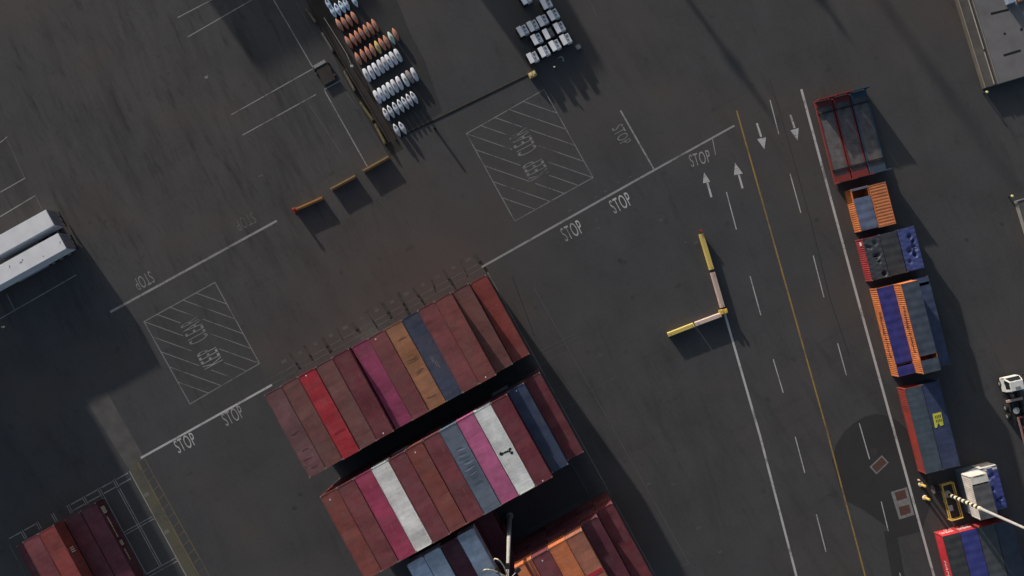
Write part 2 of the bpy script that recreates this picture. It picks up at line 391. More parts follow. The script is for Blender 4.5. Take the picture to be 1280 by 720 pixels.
words('KEEP', (262, 446.5), (-.47, -.88), 22, 26, 'white2'); words('CLEAR', (242.8, 413.5), (-.47, -.88), 30, 26, 'white3')
# keep-clear boxes
def keepbox(L, Tp, R, B, mat, gap):
    line([L, Tp, R, B], 1.15, mat, closed=True, name='keep_clear_box')
    def lerp(a_, b_, k): return (a_[0]+(b_[0]-a_[0])*k, a_[1]+(b_[1]-a_[1])*k)
    segs = [(L, R)]
    for k in range(1, 5):
        f = k*.183; segs.append((lerp(L, Tp, f), lerp(R, Tp, f))); segs.append((lerp(L, B, f), lerp(R, B, f)))
    (gx, gy), hw, hh = gap
    ax, ay = .48, .877                                # long side of the cleared rectangle round the words
    for p_, q_ in segs:
        n = 80; run = None
        for k in range(n+1):
            x, y = lerp(p_, q_, k/n); dx, dy = x-gx, y-gy
            inside = abs(dx*ax+dy*ay) < hw and abs(dx*ay-dy*ax) < hh
            if not inside and run is None: run = (x, y)
            if (inside or k == n) and run is not None:
                if abs(run[0]-x) > 2: line([run, (x, y)], .95, mat, Z2-.002, name='keep_clear_box')
                run = None
keepbox((180, 402), (268.7, 353), (324.5, 454.3), (237.5, 505), 'white3', ((251.5, 429), 35, 16))
keepbox((583, 167), (680, 112), (741.3, 222), (643.5, 276.3), 'white3', ((660.5, 193), 35, 16))
# ================================================================== CONTAINERS
def zig(L0, L1, per, dep, y, s, z0, z1):
    """corrugated sheet along x at y, ribs towards -s"""
    pts = []; n = max(2, int((L1-L0)/per)); p = (L1-L0)/n
    for k in range(n):
        x = L0+k*p
        pts += [(x, 0), (x+p*.3, 0), (x+p*.5, 1), (x+p*.8, 1)]
    pts.append((L1, 0)); m = MB(); i = 0
    for x, d in pts: m.v += [(x, y-s*dep*d, z0), (x, y-s*dep*d, z1)]
    for k in range(len(pts)-1): m.f.append((2*k, 2*k+2, 2*k+3, 2*k+1))
    return m
def add(m, n):
    i = len(m.v); m.v += n.v; m.f += [tuple(q+i for q in f) for f in n.f]; return m
def swapxy(m, x0):
    m.v = [(x0+v[1], v[0], v[2]) for v in m.v]; return m
CM = {}
def cmesh(L, H, open_top=False, amp=.0015):
    k = (L, H, open_top, amp)
    if k in CM: return CM[k]
    W = 2.438; h = L/2; hw = W/2
    fr = MB()
    for sx in (-1, 1):
        for sy in (-1, 1):
            fr.box(*sorted((sx*(h-.15), sx*(h-.006))), *sorted((sy*(hw-.12), sy*(hw-.006))), .1, H-.1)
    for z0, z1 in ((.02, .16), (H-.11, H-.015)):
        for sy in (-1, 1): fr.box(-h+.16, h-.16, *sorted((sy*(hw-.09), sy*(hw-.012))), z0, z1)
        for sx in (-1, 1): fr.box(*sorted((sx*(h-.10), sx*(h-.012))), -hw+.13, hw-.13, z0, z1)
    fr.box(-h+.1, h-.1, -hw+.1, hw-.1, .10, .14)
    cs = MB(); nf = 0
    for sx in (-1, 1):
        for sy in (-1, 1):
            for z0, z1 in ((0, .118), (H-.118, H)):
                cs.box(*sorted((sx*(h-.178), sx*h)), *sorted((sy*(hw-.162), sy*hw)), z0, z1)
    nf = len(fr.f); add(fr, cs); fm = fr.mesh('container_frame', M['cont']); fm.materials.append(M['casting'])
    for p in fm.polygons:
        c = p.center
        if abs(c.x) > h-.18 and abs(c.y) > hw-.165 and (c.z < .12 or c.z > H-.12) and p.index >= 0: p.material_index = 1
    cm = None
    wl = zig(-h+.15, h-.15, .29, .036, hw-.03, 1, .16, H-.11)
    add(wl, zig(-h+.15, h-.15, .29, .036, -hw+.03, -1, .16, H-.11))
    add(wl, swapxy(zig(-hw+.12, hw-.12, .25, .04, 0, 1, .16, H-.11), -h+.07))
    wm = wl.mesh('container_wall', M['cont'])
    dr = []
    for s in (-1, 1):
        d = MB(); d.box(h-.08, h-.03, *sorted((s*.01, s*(hw-.125))), .17, H-.12)
        for yy in (.28, .85): d.tube((h-.012, s*yy, .2), (h-.012, s*yy, H-.15), .018, n=6)
        for zz in (.7, 1.1): d.box(h-.03, h-.012, *sorted((s*.2, s*.95)), zz, zz+.05)
        dr.append(d.mesh('container_door', M['cont']))
    rf = MB(); n = int((L-.3)/.42); p = (L-.3)/n; x = -h+.15; pr = []
    for k in range(n): pr += [(x+k*p, 0), (x+k*p+.12, 0), (x+k*p+.20, amp), (x+k*p+p-.08, amp)]
    pr.append((h-.15, 0))
    for xx, dz in pr: rf.v += [(xx, -hw+.085, H-.045+dz), (xx, hw-.085, H-.045+dz)]
    for k in range(len(pr)-1): rf.f.append((2*k, 2*k+2, 2*k+3, 2*k+1))
    rf.box(-h+.10, -h+.15, -hw+.09, hw-.09, H-.06, H-.02); rf.box(h-.15, h-.10, -hw+.09, hw-.09, H-.06, H-.02)
    rm = rf.mesh('container_roof', M['cont'])
    # everything in one mesh, for the tiers that are buried in the stacks
    al = bmesh.new()
    for q in [fm, wm, rm]+dr: al.from_mesh(q)
    am = bpy.data.meshes.new('container_shell'); al.to_mesh(am); al.free(); am.materials.append(M['cont']); am.materials.append(M['casting'])
    CM[k] = (fm, cm, wm, dr, rm, am); return CM[k]
PAL = dict(maroon=(.19, .052, .062), mar2=(.205, .062, .066), brown=(.18, .075, .070), dullred=(.165, .078, .082), darkred=(.165, .038, .05),
           brightred=(.40, .030, .045), red=(.255, .055, .050), rust=(.235, .066, .058), pink=(.33, .062, .13), hotpink=(.52, .13, .28), rose=(.38, .055, .115),
           white=(.80, .80, .79), pale=(.60, .66, .72), orangebrown=(.34, .15, .075), orange=(.60, .19, .075), salmon=(.36, .14, .09),
           blue=(.058, .072, .115), navy=(.05, .07, .13), bluegrey=(.13, .165, .21), redbrown=(.22, .068, .06), plum=(.12, .035, .05))
CN = dict(maroon='maroon', mar2='maroon', brown='brown', dullred='dull mauve-red', darkred='dark crimson', brightred='bright red', red='brick red', rust='rust red',
          pink='magenta', hotpink='hot pink', rose='rose pink', white='white', pale='pale blue-white', orangebrown='orange-brown', orange='bright orange', salmon='faded salmon',
          blue='dark blue', navy='navy blue', bluegrey='blue-grey', redbrown='reddish brown', plum='plum')
def jit(c, k=.10):
    r = random.uniform(1-k, 1+k); return tuple(min(1, v*r*random.uniform(.97, 1.03)) for v in c)
def container(pos, ang, L, H, col, label, group, full=True, name='shipping_container', color=None, amp=.0015):
    fm, cm, wm, dr, rm, am = cmesh(L, H, False, amp); c = jit(color or PAL[col], .06)
    if not full:
        o = mk(name, am, None, c); o.location = pos; o.rotation_euler = (0, 0, ang); tag(o, label, 'shipping container', group); return o
    e = empty(name, pos, ang, label, 'shipping container', group)
    mk('frame', fm, e, c); mk('wall', wm, e, c); mk('roof', rm, e, c)
    for d in dr: mk('door', d, e, c)
    return e
ORD = ['first', 'second', 'third', 'fourth', 'fifth', 'sixth', 'seventh', 'eighth', 'ninth', 'tenth', 'eleventh', 'twelfth', 'thirteenth']
lowcols = ['maroon', 'brown', 'blue', 'red', 'redbrown', 'bluegrey', 'darkred', 'orangebrown', 'mar2', 'white', 'navy']
def stack(rowname, i, t0, tiers, h, col, desc, tl=12.192, n_right=NR, ordn=None, dn=0.0, flip=False, top=None):
    """one pile: the named container on top, the rest beneath it"""
    n = n_right-(13-i)*PIT-1.22+dn if ordn is None else ordn
    for k in range(tiers):
        z = k*h; jn, jt = random.uniform(-.025, .025), random.uniform(-.04, .04)
        p = YB.p(n+jn, t0+tl/2+jt, z); ang = YB.ang+random.uniform(-.0015, .0015)+(math.pi if (i+k) % 3 == 0 else 0)
        if k == tiers-1:
            container(p, ang, tl, h, col, desc, 'containers stacked in the '+rowname, color=top)
        else:
            cc = random.choice(lowcols if rowname != R3 else ['plum', 'maroon', 'darkred', 'mar2', 'plum'])
            container(p, ang, tl, h, cc, f"{CN[cc]} container on tier {['one','two','three','four','five'][k]} under {UNDER[(rowname, i)]}", 'containers stacked in the '+rowname, full=False)
R1, R2, R3, R4 = 'upper row', 'middle row', 'lower row', 'corner block'
rowdef = {
 R1: [(1, 5, 2.59, 'dullred', 'leftmost mauve-red container of the upper row'), (2, 5, 2.59, 'brown', 'second container from left of the upper row, greyish brown'),
      (3, 5, 2.59, 'brightred', 'bright red container of the upper row, the most vivid one'), (4, 5, 2.59, 'brown', 'greyish brown container right of the bright red one in the upper row'),
      (5, 5, 2.59, 'darkred', 'dark crimson container left of the magenta one in the upper row'), (6, 4, 2.9, 'pink', 'magenta container of the upper row'),
      (7, 4, 2.9, 'mar2', 'dusty maroon container between the magenta and the orange-brown ones'), (8, 4, 2.9, 'orangebrown', 'orange-brown container with cross stains in the upper row'),
      (9, 4, 2.9, 'blue', 'dark blue-grey container of the upper row'), (10, 5, 2.59, 'mar2', 'maroon container just right of the dark blue one, upper row'),
      (11, 5, 2.59, 'redbrown', 'reddish maroon container, third from the right end of the upper row'), (12, 4, 2.59, 'brown', 'brown container second from the right end of the upper row, shaded edge'),
      (13, 3, 2.59, 'red', 'brick red container at the right end of the upper row, lowest pile')],
 R2: [(1, 5, 2.59, 'rust', 'rust red container at the left end of the middle row'), (2, 5, 2.59, 'mar2', 'reddish brown container left of the rose pink one, middle row'),
      (3, 5, 2.59, 'rose', 'rose pink container left of the clean white one'), (4, 5, 2.59, 'white', 'clean white container beside the rose pink one, no marks on its roof'),
      (5, 5, 2.59, 'maroon', 'maroon container just right of the clean white one, middle row'), (6, 5, 2.59, 'rust', 'rust brown container in the middle of the middle row'),
      (7, 5, 2.59, 'maroon', 'maroon container just left of the blue-grey one, middle row'), (8, 5, 2.59, 'bluegrey', 'blue-grey container with rippled roof left of the hot pink one'),
      (9, 5, 2.59, 'hotpink', 'hot pink container between the blue-grey and the stained white one'), (10, 5, 2.59, 'white', 'white container with black smudge marks on its roof'),
      (11, 5, 2.59, 'darkred', 'dark red container right of the smudged white one'), (12, 4, 2.59, 'navy', 'navy blue container second from the right end of the middle row'),
      (13, 3, 2.59, 'darkred', 'maroon container at the right end of the middle row, half in shade')],
 R3: [(3, 4, 2.59, 'pale', 'leftmost pale blue-white container of the lower row, in shade'), (4, 4, 2.59, 'pale', 'second pale blue-white container of the lower row, left of a plum one'),
      (5, 4, 2.59, 'plum', 'plum container between two pale blue-white ones, lower row'), (6, 4, 2.59, 'pale', 'pale blue-white container beside the steel lamp pole'),
      (7, 2, 2.59, 'plum', 'plum container low in the dark gap by the lamp pole'), (8, 5, 2.59, 'orange', 'orange container with striped roof at the left of the orange group'),
      (9, 5, 2.59, 'maroon', 'maroon container between two orange ones, lower row'), (10, 5, 2.59, 'orange', 'bright orange container in the lower row, second orange one'),
      (11, 5, 2.59, 'salmon', 'faded salmon container crossed by a red stripe'), (12, 4, 2.59, 'plum', 'dark plum container second from right end of the lower row'),
      (13, 3, 2.59, 'darkred', 'dark red container at the right end of the lower row')]}
short = {}
UNDER = {}
for r, lst in rowdef.items():
    for i, ti, h, c, d in lst:
        UNDER[(r, i)] = f"{CN[c]}, {ORD[i-1]} {r} pile"
for r, t0 in ((R1, -5.5), (R2, 9.45)):
    for i, ti, h, c, d in rowdef[r]:
        stack(r, i, t0, ti, h, c, d, dn=(.06 if (r == R1 and i in (10, 6)) else 0))
for i, ti, h, c, d in rowdef[R3]:
    stack(R3, i, 22.9 if i <= 7 else 29.4, ti, h, c, d, top=(.30, .31, .36) if False else None)
# extra 20 ft boxes further down the lower row, behind the orange group
# corner block at the lower left
cb = [(3, 1, 'plum', 'plum container beside the empty slots of the corner block, white side lettering'), (4, 1, 'plum', 'dark plum container in the shade right of the brick red one'),
      (5, 2, 'red', 'brick red container lit by the sun at the lower left corner'), (6, 2, 'maroon', 'maroon container left of the sunlit brick red one'),
      (7, 1, 'plum', 'dark plum container at the left end of the corner block')]
for i, ti, c, d in cb: UNDER[(R4, i)] = f"{CN[c]}, {ORD[i-3]} corner block pile from right"
for i, ti, c, d in cb:
    stack(R4, i, -4.25, ti, 2.59, c, d, ordn=BR-(i-1)*PIT-1.25-.1 + (0 if i < 5 else -.12))
# lettering and stripes on individual containers
def decal(fr, n, t, z, w_, h_, mat, face='side+', parent=None, name='stripe'):
    m = MB()
    if face == 'top': m.quad(*[fr.p(n+a_*w_/2, t+b_*h_/2, z) for a_, b_ in ((-1, -1), (1, -1), (1, 1), (-1, 1))])
    elif face == 'side': m.quad(*[fr.p(n, t+a_*w_/2, z+b_*h_/2) for a_, b_ in ((-1, -1), (1, -1), (1, 1), (-1, 1))])
    return m
def find(label): return next(o for o in COL.objects if o.get('label') == label)
def attach(m, mat, owner, name, color=None):
    """build a mesh given in world coordinates as a part of its owner"""
    o = m.build(name, mat, owner, color=color)
    bpy.context.view_layer.update(); o.matrix_parent_inverse = owner.matrix_world.inverted(); return o
bpy.context.view_layer.update()
ow = find('faded salmon container crossed by a red stripe'); n11 = NR-2*PIT-1.22
attach(decal(YB, n11, 29.4+5.6, 12.94, 2.2, .55, 0, 'top'), M['obj'], ow, 'stripe', (.42, .03, .05))
ow = find('white container with black smudge marks on its roof'); nn = NR-3*PIT-1.22
m = MB(); cpt = YB.p(nn, 16.35, 12.985)
def blob(m, x, y, rx, ry, z, rot=0):
    pts = []
    for k in range(14):
        an = 2*math.pi*k/14; r = random.uniform(.75, 1.1); X, Y = rx*r*math.cos(an), ry*r*math.sin(an)
        pts.append((x+X*math.cos(rot)-Y*math.sin(rot), y+X*math.sin(rot)+Y*math.cos(rot), z))
    m.quad(*pts)
for px, py, rx, ry, ro in ((626.5, 567.5, .28, .24, 0), (629.5, 566.3, .32, .10, .4), (633, 564.8, .38, .13, .35), (637.5, 561.2, .22, .16, .6), (639.5, 566, .20, .22, 0), (636.5, 564, .2, .12, 0)):
    p = at(px, py, 12.995); blob(m, p.x, p.y, rx, ry, 12.927+random.uniform(0, .004), ro)
attach(m, M['black'], ow, 'smudge')
ow = find('orange container with striped roof at the left of the orange group'); n8 = NR-5*PIT-1.22
attach(decal(YB, n8+.35, 29.4+6, 12.94, .35, 11.6, 0, 'top'), M['obj'], ow, 'stripe', (.20, .05, .04))
attach(decal(YB, n8+.95, 29.4+6, 12.94, .30, 11.6, 0, 'top'), M['obj'], ow, 'stripe', (.22, .06, .05))
ow = find('dark blue-grey container of the upper row'); p = YB.p(NR-4*PIT-1.22, .9, 11.602)
m = MB()
for k, (dx, l) in enumerate(((-.25, .9), (-.05, 1.5), (.2, 1.1))):
    c = YB.p(NR-4*PIT-1.22+dx, .9+k*.5, 11.568); m.box(-l/2, l/2, -.02, .02, 0, .003, YB.ang, c)
attach(m, M['cast'], ow, 'roof_scratch')
for lab, i_, t0_, z_, (px_, py_) in (('bright red container of the upper row, the most vivid one', 3, -5.5, 12.95, (382.5, 469.5)), ('dark crimson container left of the magenta one in the upper row', 5, -5.5, 12.95, (479, 541.7)),
        ('dusty maroon container between the magenta and the orange-brown ones', 7, -5.5, 11.6, (469.5, 424)), ('reddish maroon container, third from the right end of the upper row', 11, -5.5, 12.95, (607, 471.5)),
        ('rust brown container in the middle of the middle row', 6, 9.45, 12.95, (519, 565.5)), ('dark red container right of the smudged white one', 11, 9.45, 12.95, (678.5, 601)), ('rust red container at the left end of the middle row', 1, 9.45, 12.95, (412.5, 624.7)),
        ('navy blue container second from the right end of the middle row', 12, 9.45, 10.36, (645.5, 488.5)), ('maroon container between two orange ones, lower row', 9, 29.4, 12.95, (678, 701))):
    q = at(px_, py_, z_); m = MB(); m.box(-.1, .1, -.07, .07, 0, .006, YB.ang, (q.x, q.y, z_-.03)); attach(m, M['white_letter'], find(lab), 'roof_mark')
for lab, i_, t0_, z_, ks, cc_ in (('orange-brown container with cross stains in the upper row', 8, -5.5, 11.6, (5.1, 5.4, 6.9, 7.2, 2.2, 10.6), (.22, .11, .06)),
        ('blue-grey container with rippled roof left of the hot pink one', 8, 9.45, 12.95, (3.2, 3.9, 4.6, 5.0, 5.8, 6.5, 7.3, 8.2), (.09, .115, .15)),
        ('blue-grey container with rippled roof left of the hot pink one', 8, 9.45, 12.95, (3.5, 4.25, 5.4, 6.15, 6.9), (.22, .26, .32)),
        ('leftmost mauve-red container of the upper row', 1, -5.5, 12.95, (6.2, 8.7, 9.9, 11.2), (.12, .05, .06)),
        ('bright red container of the upper row, the most vivid one', 3, -5.5, 12.95, (8.8,), (.29, .025, .037))):
    m = MB(); n_ = NR-(13-i_)*PIT-1.22
    for kk in ks:
        x0 = random.uniform(-1.0, -.3); x1 = random.uniform(.4, 1.02); w_ = random.uniform(.05, .13); b0 = []; b1 = []
        for q in range(7):
            f = q/6; n2 = n_+x0+(x1-x0)*f; tt = t0_+kk+.06*math.sin(f*5+kk); ww = w_*math.sin(math.pi*(f*.86+.07))
            b0.append(YB.p(n2, tt-ww, z_-.026)); b1.append(YB.p(n2, tt+ww, z_-.026))
        m.quad(*(b0+b1[::-1]))
    attach(m, M['obj'], find(lab), 'roof_stain', cc_)
# pale end boards that catch the sun on some roofs (door headers)
for lab in ('rose pink container left of the clean white one', 'dark red container right of the smudged white one'):
    pass
# corner block side lettering: unreadable marks, kept as worn white dashes
ow = find('plum container beside the empty slots of the corner block, white side lettering')
m = MB(); nS = BR-2*PIT-.13+.015+.0
nS = BR-2*PIT-1.35+1.219+.012
t = -4.25+1.0
for k in range(5): m.add = None; m.quad(*[YB.p(nS, t+.22*k+a_*.07, 1.35+b_*.55) for a_, b_ in ((-1, -1), (1, -1), (1, 1), (-1, 1))])
t = -4.25+2.6
for k in range(11):
    wv = random.uniform(.06, .15); m.quad(*[YB.p(nS, t+.3*k+a_*wv, 1.5+b_*.16) for a_, b_ in ((-1, -1), (1, -1), (1, 1), (-1, 1))])
for k in range(4): m.quad(*[YB.p(nS, -4.25+6.4+.2*k+a_*.06, 1.35+b_*.42) for a_, b_ in ((-1, -1), (1, -1), (1, 1), (-1, 1))])
for k in range(7): m.quad(*[YB.p(nS, -4.25+7.7+.26*k+a_*.08, 1.5+b_*.14) for a_, b_ in ((-1, -1), (1, -1), (1, 1), (-1, 1))])
attach(m, M['cream'], ow, 'side_lettering')
ow = find('brick red container lit by the sun at the lower left corner'); nS = BR-4*PIT-1.25-.22+1.219+.012
m = MB()
for k in range(3):
    m.quad(*[YB.p(nS, -4.25+3.9+.3*k+a_*.08, 2.59+1.35+b_*.5) for a_, b_ in ((-1, -1), (1, -1), (1, 1), (-1, 1))])
attach(m, M['cream'], ow, 'side_lettering')
# ------------------------------------------------------------------ open-top containers of the right-hand column
def mesh_text(txt, w_, h_):
    cu = bpy.data.curves.new('t', 'FONT'); cu.body = txt; cu.size = 1
    o = bpy.data.objects.new('t', cu); COL.objects.link(o); bpy.context.view_layer.update()
    me = bpy.data.meshes.new_from_object(o.evaluated_get(bpy.context.evaluated_depsgraph_get())); bpy.data.objects.remove(o)
    xs = [v.co.x for v in me.vertices]; ys = [v.co.y for v in me.vertices]
    for v in me.vertices: v.co = ((v.co.x-min(xs))/(max(xs)-min(xs))*w_, (v.co.y-min(ys))/(max(ys)-min(ys))*h_, 0)
    me.materials.clear(); return me
def grid_sheet(x0, x1, y0, y1, fz, nx, ny):
    m = MB()
    for i in range(nx+1):
        for j in range(ny+1):
            x = x0+(x1-x0)*i/nx; y = y0+(y1-y0)*j/ny; m.v.append((x, y, fz(x, y)))
    for i in range(nx):
        for j in range(ny):
            q = i*(ny+1)+j; m.f.append((q, q+ny+1, q+ny+2, q+1))
    return m
def opentop(n, t, z, L, col, tarpcol, label, kind='flat', gaps=(), seed=0, doors=True, under=None):
    """local +x = T (down the column), +y = N (to the right)"""
    H_ = 2.59; fm, cm, wm, dr, rm, am = cmesh(L, H_); c = col
    g = 'tarpaulin-covered containers beside the traffic lane'
    e = empty('open_top_container', RC.p(n+1.22, t+L/2, z), RC.ang, label, 'shipping container', g)
    mk('frame', fm, e, c); mk('wall', wm, e, c)
    for d in dr: mk('door', d, e, c)
    rnd = random.Random(seed); h = L/2-.06; hw = 1.215
    if kind == 'ribbed':
        nb = int(L/.85)
        fz = lambda x, y: H_+.02-.010*abs(math.sin((x+h)/(2*h)*math.pi*nb)) + .02*(1-(y/hw)**2)+.012*math.sin(x*1.3)*math.cos(y*2)
        m = grid_sheet(-h, h, -hw, hw, fz, nb*6, 8)
    elif kind == 'sag':
        pits = [(rnd.uniform(-h+.5, h-.5), rnd.uniform(-.7, .7), rnd.uniform(.22, .42), rnd.uniform(.16, .34)) for _ in range(int(L*1.7))]
        def fz(x, y):
            z_ = H_+.03+.012*math.sin(x*9)*math.cos(y*3)
            for px, py, r, d in pits: z_ -= d*math.exp(-(((x-px)**2+((y-py)*1.25)**2)/(r*r))**2)*max(0, min(1, (1.2-abs(y))*4))*max(0, min(1, (h-abs(x))*4))
            return max(z_, H_-.65)
        m = grid_sheet(-h, h, -hw, hw, fz, int(L*9), 24)
    else:
        fz = lambda x, y: H_+.03+.012*math.sin(x*5.3+seed)+.015*math.sin(x*1.9)*math.cos(y*2.2)
        m = MB(); cur = -h
        for g0, g1 in gaps:
            if g0 > cur: add(m, grid_sheet(cur, g0, -hw, hw, fz, max(2, int((g0-cur)*5)), 10))
            cur = g1
        if cur < h: add(m, grid_sheet(cur, h, -hw, hw, fz, max(2, int((h-cur)*5)), 10))
    tp = m.build('tarpaulin', M['tarp'], e, color=tarpcol)
    for p in tp.data.polygons: p.use_smooth = True
    bw = MB()
    for k in range(int(L/1.5)+1):
        x = -h+k*(2*h)/int(L/1.5)
        bw.tube((x, -hw, H_-.09), (x, hw, H_-.09), .025, n=6)
    bw.build('roof_bows', M['steel'], e)
    return e
OR = (.62, .20, .065); RD = (.36, .05, .04)
def letter(e, txt, x0, z0, w_, h_, L, side='-y', mat='navy_letter', dx=0):
    me = mesh_text(txt, w_, h_); me.materials.append(M[mat]); o = mk('side_lettering', me, e)
    if side == '-y': o.location = (x0, -1.219-.006, z0); o.rotation_euler = (math.pi/2, 0, 0)
    elif side == '-x': o.location = (-L/2-.006, x0, z0); o.rotation_euler = (math.pi/2, 0, -math.pi/2)
    return o
M['navy_letter'] = simple('navy_lettering', (.06, .03, .05), .6, .1)
M['white_letter'] = simple('white_lettering', (.75, .74, .74), .6, .1)
N0 = 49.3
bpy.context.view_layer.update()
opentop(49.15, -4.3, 0, 6.06, OR, (.13, .16, .25), 'short orange open-top with grey-blue cover rolled back at its upper end', gaps=((-2.7, -1.6),), seed=1)
container(RC.p(51.65+1.22, -4.2+3.03, 0), RC.ang, 6.06, 2.75, 'orange', 'short bright orange closed container with ribbed roof beside the blue cover', 'tarpaulin-covered containers beside the traffic lane', color=(.64, .205, .08), amp=.022)
C_ = [opentop(48.95, 2.8, 0, 6.06, (.34, .04, .05), (.060, .068, .078), 'short open-top with red side and sagging dark grey cover', 'sag', seed=11),
      opentop(51.45, 2.8, 0, 6.06, (.06, .065, .07), (.055, .058, .062), 'short open-top with plain dark cover between two sagging covers', 'flat', seed=3),
      opentop(54.0, 2.75, 0, 6.06, (.07, .09, .2), (.065, .085, .24), 'short open-top with deeply dented bright blue cover', 'sag', seed=24)]
m = MB(); m.quad(*[RC.p(48.94, 3.5+a_*.25, 1.7+b_*.35) for a_, b_ in ((-1, -1), (1, -1), (1, 1), (-1, 1))])
attach(m, M['white_letter'], C_[0], 'side_lettering')
D1 = opentop(49.2, 10.0, 0, 12.7, OR, (.042, .050, .24), 'long orange open-top with royal blue cover nearest the traffic lane', gaps=((4.55, 4.95),), seed=4)
D0 = container(RC.p(51.7+1.22, 10+6.35, 0), RC.ang, 12.7, 2.59, 'maroon', 'maroon container beneath the raised orange open-top', 'tarpaulin-covered containers beside the traffic lane', full=False)
D2 = opentop(51.62, 10.0, 2.59, 12.7, OR, (.068, .085, .115), 'long orange open-top raised on another container, slate grey cover', gaps=((3.9, 4.5),), seed=5)
D3 = opentop(54.2, 10.0, 0, 12.7, (.05, .065, .11), (.055, .075, .14), 'long open-top in the shade of the raised orange one', gaps=((-5.6, -5.2),), seed=6)
letter(D2, 'Hapag-Lloyd', -3.2, .9, 6.5, 1.0, 12.7); letter(D1, 'Hapag-Lloyd', -2.9, .9, 6.5, 1.0, 12.7)
E1 = opentop(49.5, 24.5, 0, 12.19, (.28, .04, .032), (.072, .095, .12), 'long red open-top with ribbed slate blue cover', 'ribbed', seed=7)
E2 = opentop(52.0, 24.5, 0, 12.19, (.05, .06, .12), (.048, .060, .12), 'long open-top with navy cover carrying a yellow square', 'ribbed', seed=8)
m = MB(); m.quad(at(1165.5, 517.5, 2.66), at(1176.3, 514.8, 2.66), at(1179.5, 531, 2.66), at(1176, 532.5, 2.66), at(1172.5, 528.5, 2.66), at(1171.5, 534.5, 2.66), at(1168.8, 535, 2.66))
attach(m, simple('yellow_cover_patch', (.62, .60, .07), .5, .2, 3), E2, 'cover_patch')
m = MB()
for r in range(2):
    for k in range(4): 
        p = at(1169.5+k*2.0+r*1.1, 521.5+r*5-k*.5, 2.668); m.box(-.06, .06, -.2, .2, 0, .002, RC.ang+math.pi/2, p)
attach(m, M['navy_letter'], E2, 'patch_lettering')
F0 = container(RC.p(54.5+1.22, 37.75+3.03, 0), RC.ang, 6.06, 2.59, 'bluegrey', 'grey container beneath the white open-top by the striped mast', 'tarpaulin-covered containers beside the traffic lane', full=False)
F1 = opentop(54.2, 37.75, 2.59, 6.06, (.66, .63, .60), (.115, .115, .12), 'short white open-top with grey cover, raised beside the striped mast', gaps=((-2.8, -1.7),), seed=9)
F2 = opentop(56.85, 37.75, 0, 6.06, (.6, .58, .56), (.060, .075, .25), 'short white open-top with dented royal blue cover', 'sag', seed=31)
m = MB()
for n_, z_ in ((54.2, 2.59),):
    m.box(-3.03, -1.9, -1.2, 1.15, 2.45, 2.62)
ff = m.build('rolled_cover', M['tarp'], F1, color=(.72, .70, .62))
m = MB(); m.box(-3.03, -2.5, -1.2, 1.2, 2.45, 2.62); m.build('rolled_cover', M['tarp'], F2, color=(.62, .62, .6))
G = []
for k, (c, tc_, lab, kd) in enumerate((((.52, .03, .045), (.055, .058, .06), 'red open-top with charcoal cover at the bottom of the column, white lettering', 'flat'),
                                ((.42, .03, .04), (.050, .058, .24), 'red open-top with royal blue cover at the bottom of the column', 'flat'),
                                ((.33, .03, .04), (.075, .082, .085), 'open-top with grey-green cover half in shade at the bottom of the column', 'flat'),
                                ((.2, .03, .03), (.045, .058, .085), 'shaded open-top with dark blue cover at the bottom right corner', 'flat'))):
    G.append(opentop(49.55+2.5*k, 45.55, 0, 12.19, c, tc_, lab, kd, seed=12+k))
letter(G[0], 'HAMBURG SUD', -2.2, .95, 7.2, .8, 12.19, mat='white_letter')
for k in (0, 1):
    letter(G[k], 'HAMBURG', .95, 1.0, 1.9, .75, 12.19, '-x', 'white_letter'); letter(G[k], 'SUD', .95, .35, 1.0, .4, 12.19, '-x', 'white_letter')
# ------------------------------------------------------------------ flat racks
def flatrack(n, t, col, deck, label):
    L = 12.19; h = L/2; e = empty('flat_rack', RC.p(n+1.22, t+h, 0), RC.ang, label, 'flat rack', 'flat racks at the top of the right-hand column')
    m = MB()
    for s in (-1, 1): m.box(-h+.1, h-.1, *sorted((s*1.0, s*1.2)), .25, .72)
    for k in range(9): x = -h+.6+k*(L-1.2)/8; m.box(x-.06, x+.06, -1, 1, .3, .62)
    m.build('frame', M['obj'], e, color=col)
    m = MB(); nb = 15
    for k in range(nb):
        y = -1.0+2.0*k/nb; m.box(-h+1.05, h-1.05, y+.008, y+2.0/nb-.008, .62, .66+random.uniform(-.004, .004))
    m.build('deck', M['wood'], e, color=deck)
    for s in (-1, 1):
        m = MB()
        for sy in (-1, 1): m.box(*sorted((s*(h-.22), s*h)), *sorted((sy*1.0, sy*1.21)), .2, 2.6)
        add(m, swapxy(zig(-1.0, 1.0, .25, .05, 0, 1, .7, 2.35), s*(h-.1)))
        m.box(*sorted((s*(h-.2), s*(h-.02))), -1.0, 1.0, 2.35, 2.55)
        m.box(*sorted((s*(h-1.05), s*(h-.22))), -1.18, 1.18, .5, .80)
        m.build('end_wall', M['obj'], e, color=col)
    m = MB()
    for s in (-1, 1): m.box(s*(h-1.95)-.08, s*(h-1.95)+.08, -1.19, 1.19, .70, .86)
    m.build('lashing_bar', M['dark'], e)
    return e
flatrack(47.95, -17.75, (.19, .042, .038), None, 'red flat rack nearest the lane with a sunlit grey board deck')
flatrack(50.5, -17.8, (.19, .04, .038), None, 'red flat rack in the middle of the three')
flatrack(53.05, -17.85, (.05, .08, .12), None, 'blue-grey flat rack on the right of the three')
